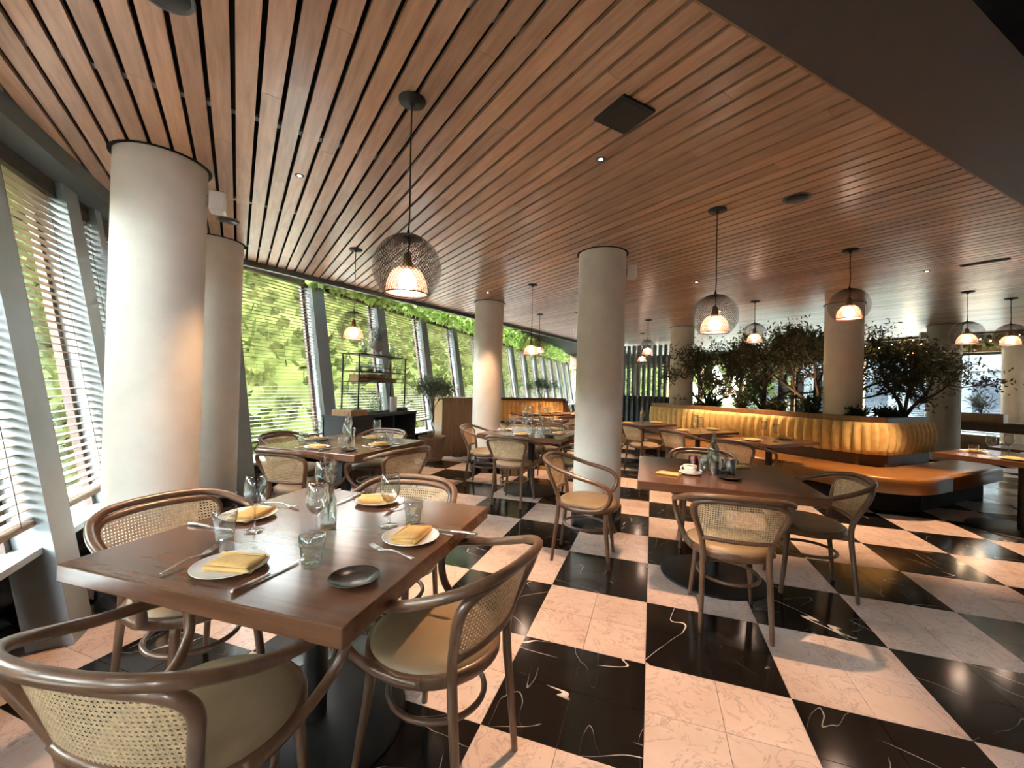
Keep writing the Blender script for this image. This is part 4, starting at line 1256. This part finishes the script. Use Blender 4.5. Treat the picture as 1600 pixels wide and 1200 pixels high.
for x in (RX0, RX1):
    for y in (RY0, RY1): MB().tube([(x,y,.90),(x,y,1.72)], .0115, 6).build('post', M['charcoal'], rk)
for z in (1.34, 1.48, 1.715):
    MB().box(RX0-.02, RX1+.02, RY0-.03, RY1+.03, z-.012, z+.004).build('shelf', M['charcoal'], rk)
for z in (1.39, 1.54):
    MB().tube([(RX1,RY0,z),(RX1,RY1,z)], .006, 5).build('rail', M['charcoal'], rk)
ME_JAR = MB().lathe([(.001,.004),(.034,.004),(.036,0),(.037,.10),(.033,.115),(.0315,.115),(.035,.10),(.034,.008),(.001,.007)], 16).mesh('glass_jar', M['tableglass'])
for k in range(9):
    if k == 6: continue
    single('glass_jar', ME_JAR, '%s glass jar from the left on the upper rack shelf' % ordn[k], 'jar', (-3.74-.06*(k % 2), 2.40+.115*k, 1.485), 0, 'jars on the rack')
single('small_statue', MB().lathe([(.001,0),(.028,0),(.022,.02),(.03,.05),(.016,.085),(.021,.11),(.012,.135),(.001,.14)], 12).mesh('small_statue', M['kraft']), 'little ochre figurine among the jars on the rack', 'figurine', (-3.74,3.09,1.485))
for k, (y, w, h, lb) in enumerate(((2.46,.09,.09,'brown cardboard box at the left of the lower rack shelf'), (2.66,.07,.10,'second brown box on the lower rack shelf'), (2.83,.09,.11,'tall brown box in the middle of the lower rack shelf'), (3.0,.08,.07,'low brown box right on the lower rack shelf'), (3.14,.06,.045,'flat brown box at the right of the lower rack shelf'))):
    b_ = thing('cardboard_box', lb, 'box', (-3.78, y, 1.345), 0, 'boxes on the rack')
    MB().bbox(-.09, .09, -w, w, 0, h, .003).build('carton', M['kraft'], b_)
    MB().box(-.091, .091, -.012, .012, h-.03, h+.0008).build('tape', M['dark_oak'], b_)
un = thing('stone_urn', 'wide stone urn on top of the rack', 'urn', (-3.79,2.86,1.719))
MB().lathe([(.001,0),(.06,0),(.062,.012),(.035,.03),(.028,.05),(.045,.075),(.095,.115),(.125,.165),(.130,.19),(.138,.195),(.138,.205),(.122,.205),(.118,.185),(.001,.18)], 32).build('bowl', M['stone_urn'], un)
shrub('wispy grey plant growing in the stone urn', (-3.79,2.86,1.90), .14, .26, 700, M['grey_leaf'], 9, 'urn_plant', .004, .05)
for (y, lb) in ((2.60,'clear glass vase left of the stone urn'), (3.22,'clear glass vase right of the stone urn')):
    single('glass_cylinder', MB().lathe([(.001,.005),(.045,.005),(.047,0),(.048,.20),(.0465,.20),(.045,.01),(.001,.009)], 20).mesh('glass_cylinder', M['tableglass']), lb, 'vase', (-3.80, y, 1.719))
for k in range(3): single('water_bottle', ME_BOTTLE, '%s of three clear bottles on the sideboard' % ('left','middle','right')[k], 'bottle', (-3.75, 2.72+.10*k, .90), 0, 'bottles on the sideboard')
for k, (y, r, h, lb) in enumerate(((3.08,.032,.20,'left stack of paper cups on the sideboard'), (3.16,.034,.21,'right stack of paper cups on the sideboard'))):
    mb = MB()
    for q in range(9): mb.lathe([(r*.8,q*.022),(r,q*.022+.045),(r+.003,q*.022+.047)], 14)
    mb.lathe([(.001,0),(r*.8,0)], 14)
    single('cup_stack', mb.mesh('cup_stack', M['white_ceramic']), lb, 'cups', (-3.68, y, .90), 0, 'cup stacks')
ps = thing('card_terminal', 'small black till screen at the right end of the sideboard', 'terminal', (-3.70,3.37,.90), math.radians(20))
MB().bbox(-.07, .07, -.08, .08, 0, .05, .006).build('base', M['charcoal'], ps)
c_ = MB().bbox(-.012, .012, -.12, .12, 0, .16, .003); c_.xf(Matrix.Translation((.03,0,.05)) @ Matrix.Rotation(math.radians(50), 4, 'Y')); c_.build('screen', M['china'], ps)

# wooden cabinet, stand
cb = thing('wooden_cabinet', 'tall panelled wooden cabinet end left of the column', 'cabinet', (-3.61,4.99,0), math.radians(48))
MB().box(-.32, .32, -.22, .22, .0, 1.05).build('body', M['oak'], cb)
MB().bbox(-.34, .34, -.24, .24, 1.05, 1.085, .004).build('top', M['oak'], cb)
for (x0, x1, z0, z1) in ((-.32,-.25,0,1.05), (.25,.32,0,1.05), (-.25,.25,.0,.09), (-.25,.25,.94,1.05)):
    MB().box(x0, x1, -.235, -.22, z0, z1).build('rail', M['oak'], cb)
MB().box(-.25, .25, -.226, -.22, .09, .94).build('panel', M['oak'], cb)
sd = thing('coat_stand', 'thin metal bag stand in front of the wooden cabinet', 'stand', (-3.385,4.735,0), math.radians(48))
MB().tube([(.10*math.cos(2*PI*i/24), .10*math.sin(2*PI*i/24), .012) for i in range(24)], .009, 6, True).build('base_ring', M['black_metal'], sd)
MB().tube([(0,.10,.012),(0,.0,.012),(0,0,.58)], .006, 6).build('pole', M['brass'], sd)
MB().tube(crom([(-.14,0,.50),(-.12,0,.52),(.12,0,.52),(.14,0,.50)], 3), .006, 6).build('cross_bar', M['brass'], sd)
MB().tube(crom([(0,0,.57),(.02,0,.60),(-.03,0,.61)], 3), .006, 6).build('top_hook', M['brass'], sd)

# ------------------------------------------------------------------ amber banquette at the far end
ab = thing('banquette', 'amber channel-tufted banquette by the far windows', 'banquette', (0,0,0))
A0 = Vector((-3.75,6.45,0)); A1 = Vector((-2.12,8.08,0))
ad = (A1-A0).normalized(); ao = Vector((ad.y, -ad.x, 0))
NA = 22
for i in range(NA):
    channel(A0.lerp(A1, i/NA), A0.lerp(A1, (i+1)/NA), ao, .52, 1.0, .05).build('channel', M['amber'], ab)
def strip(o0, o1, z0, z1, x0=0, x1=0):
    a = A0-ad*x0; b = A1+ad*x1
    P = [a+ao*o0, b+ao*o0, b+ao*o1, a+ao*o1]
    return MB().prism([p[:2] for p in P], z0, z1)
strip(-.14, .04, 1.0, 1.06, .02, .06).build('ledge', M['dark_oak'], ab)
strip(-.12, -.03, .0, 1.0).build('back_panel', M['dark_oak'], ab)
strip(.0, .52, .28, .46).build('seat_cushion', M['amber'], ab)
strip(.0, .44, .0, .28).build('plinth', M['charcoal'], ab)
MB().prism([p[:2] for p in (A1-ao*.14, A1+ad*.06-ao*.14, A1+ad*.06+ao*.12, A1+ao*.12)], 0, 1.0).build('end_panel', M['dark_oak'], ab)

# ------------------------------------------------------------------ slatted screen, back bar and right side
ss = thing('slat_screen', 'tall screen of dark vertical fins right of the middle column', 'screen', (0,0,0))
B0 = Vector((-.95,10.45,0)); B1 = Vector((.62,9.90,0))
bd = (B1-B0).normalized(); bn = Vector((-bd.y, bd.x, 0))
for i in range(12):
    c = B0.lerp(B1, i/11)
    P = [c-bd*.03-bn*.06, c+bd*.03-bn*.06, c+bd*.03+bn*.06, c-bd*.03+bn*.06]
    MB().prism([p[:2] for p in P], 0, 2.60).build('fin', M['metal_dark'], ss)
P = [B0-bd*.1+bn*.10, B1+bd*.3+bn*.10, B1+bd*.3+bn*.16, B0-bd*.1+bn*.16]
MB().prism([p[:2] for p in P], 0, 1.10).build('panel', M['grey_panel'], ss)
MB().prism([p[:2] for p in P], 1.10, 1.15).build('rail', M['charcoal'], ss)
bb = thing('back_bar', 'dark shelf unit with bottles seen through the olive branches', 'shelves', EM(-3.65, 8.2, 0), math.radians(-45))
for x in (-.55, -.18, .18, .55): MB().box(x-.02, x+.02, -.12, .12, 0, 1.78).build('post', M['charcoal'], bb)
for z in (.55, 1.05, 1.22): MB().box(-.60, .60, -.14, .14, z, z+.03).build('shelf', M['grey_panel'] if z > 1 else M['charcoal'], bb)
for k in range(6): single('bar_bottle', ME_BOTTLE, '%s small bottle on the shelves beyond the olives' % ordn[k], 'bottle', EM(-3.65+.05+.08*k, 8.2, 1.25), 0, 'bottles on the back bar')
single('bread_bowl', MB().lathe([(.001,0),(.06,0),(.13,.06),(.12,.06),(.05,.012),(.001,.01)], 20).mesh('bread_bowl', M['kraft']), 'ochre bowl on the shelves beyond the olives', 'bowl', EM(-3.95, 8.2, 1.25))
ct = thing('console_table', 'long wooden console table before the far right windows', 'console', (5.95,8.35,0), math.radians(-45))
MB().bbox(-1.25, 1.35, -.30, .30, .86, .90, .004).build('top', M['dark_oak'], ct)
MB().box(-1.15, 1.05, -.24, .24, .72, .86).build('apron', M['dark_oak'], ct)
for sx in (-1, 1):
    for s in (-1, 1):
        MB().tube([(sx*1.0-.28*s,-.2,.72),(sx*1.0+.28*s,-.2,.0)], .018, 6).build('leg', M['black_metal'], ct)
        MB().tube([(sx*1.0-.28*s,.2,.72),(sx*1.0+.28*s,.2,.0)], .018, 6).build('leg', M['black_metal'], ct)
pb = thing('plant_box', 'wooden planter box standing on the console', 'planter', EM(-1.55,9.95,.90), math.radians(-45))
MB().bbox(-.3, .3, -.12, .12, 0, .16, .006).build('box', M['oak'], pb)
MB().box(-.28, .28, -.10, .10, .15, .162).build('soil', M['soil'], pb)
shrub('spiky plant in the wooden box on the console', EM(-1.55,9.95,1.06), .26, .34, 320, M['grey_leaf'], 19, 'box_plant', .005, .14)
# candle chandelier
cd_ = thing('chandelier', 'small dark candle chandelier beside the column on the right', 'chandelier', (5.86,8.36,1.60))
MB().tube([(0,0,0),(0,0,H-1.60)], .006, 6).build('stem', M['black_metal'], cd_)
for k in range(5):
    a = 2*PI*k/5+.3; c = Vector((math.cos(a), math.sin(a), 0))
    am = MB().tube(crom([(0,0,.08), tuple(c*.12+Vector((0,0,.0))), tuple(c*.24+Vector((0,0,.08))), tuple(c*.25+Vector((0,0,.20)))], 4), .007, 6).build('arm', M['black_metal'], cd_)
    MB().lathe([(.001,.20),(.008,.20),(.014,.225),(.006,.255),(.001,.262)], 10, tuple(c*.25)).build('candle_bulb', M['lamp_glow'], am)
wl = thing('wall_lamp', 'glowing bare-bulb wall lamp left of the column right of the banquette', 'wall lamp', EM(-3.45, 12.2, 2.36))
MB().lathe([(.001,-.08),(.03,-.075),(.055,-.03),(.05,.02),(.02,.06),(.001,.065)], 16).build('bulb', M['lamp_glow'], wl)
MB().tube([(0,0,.06),(0,0,.12),(.04,.04,.12)], .012, 6).build('bracket', M['brass'], wl)
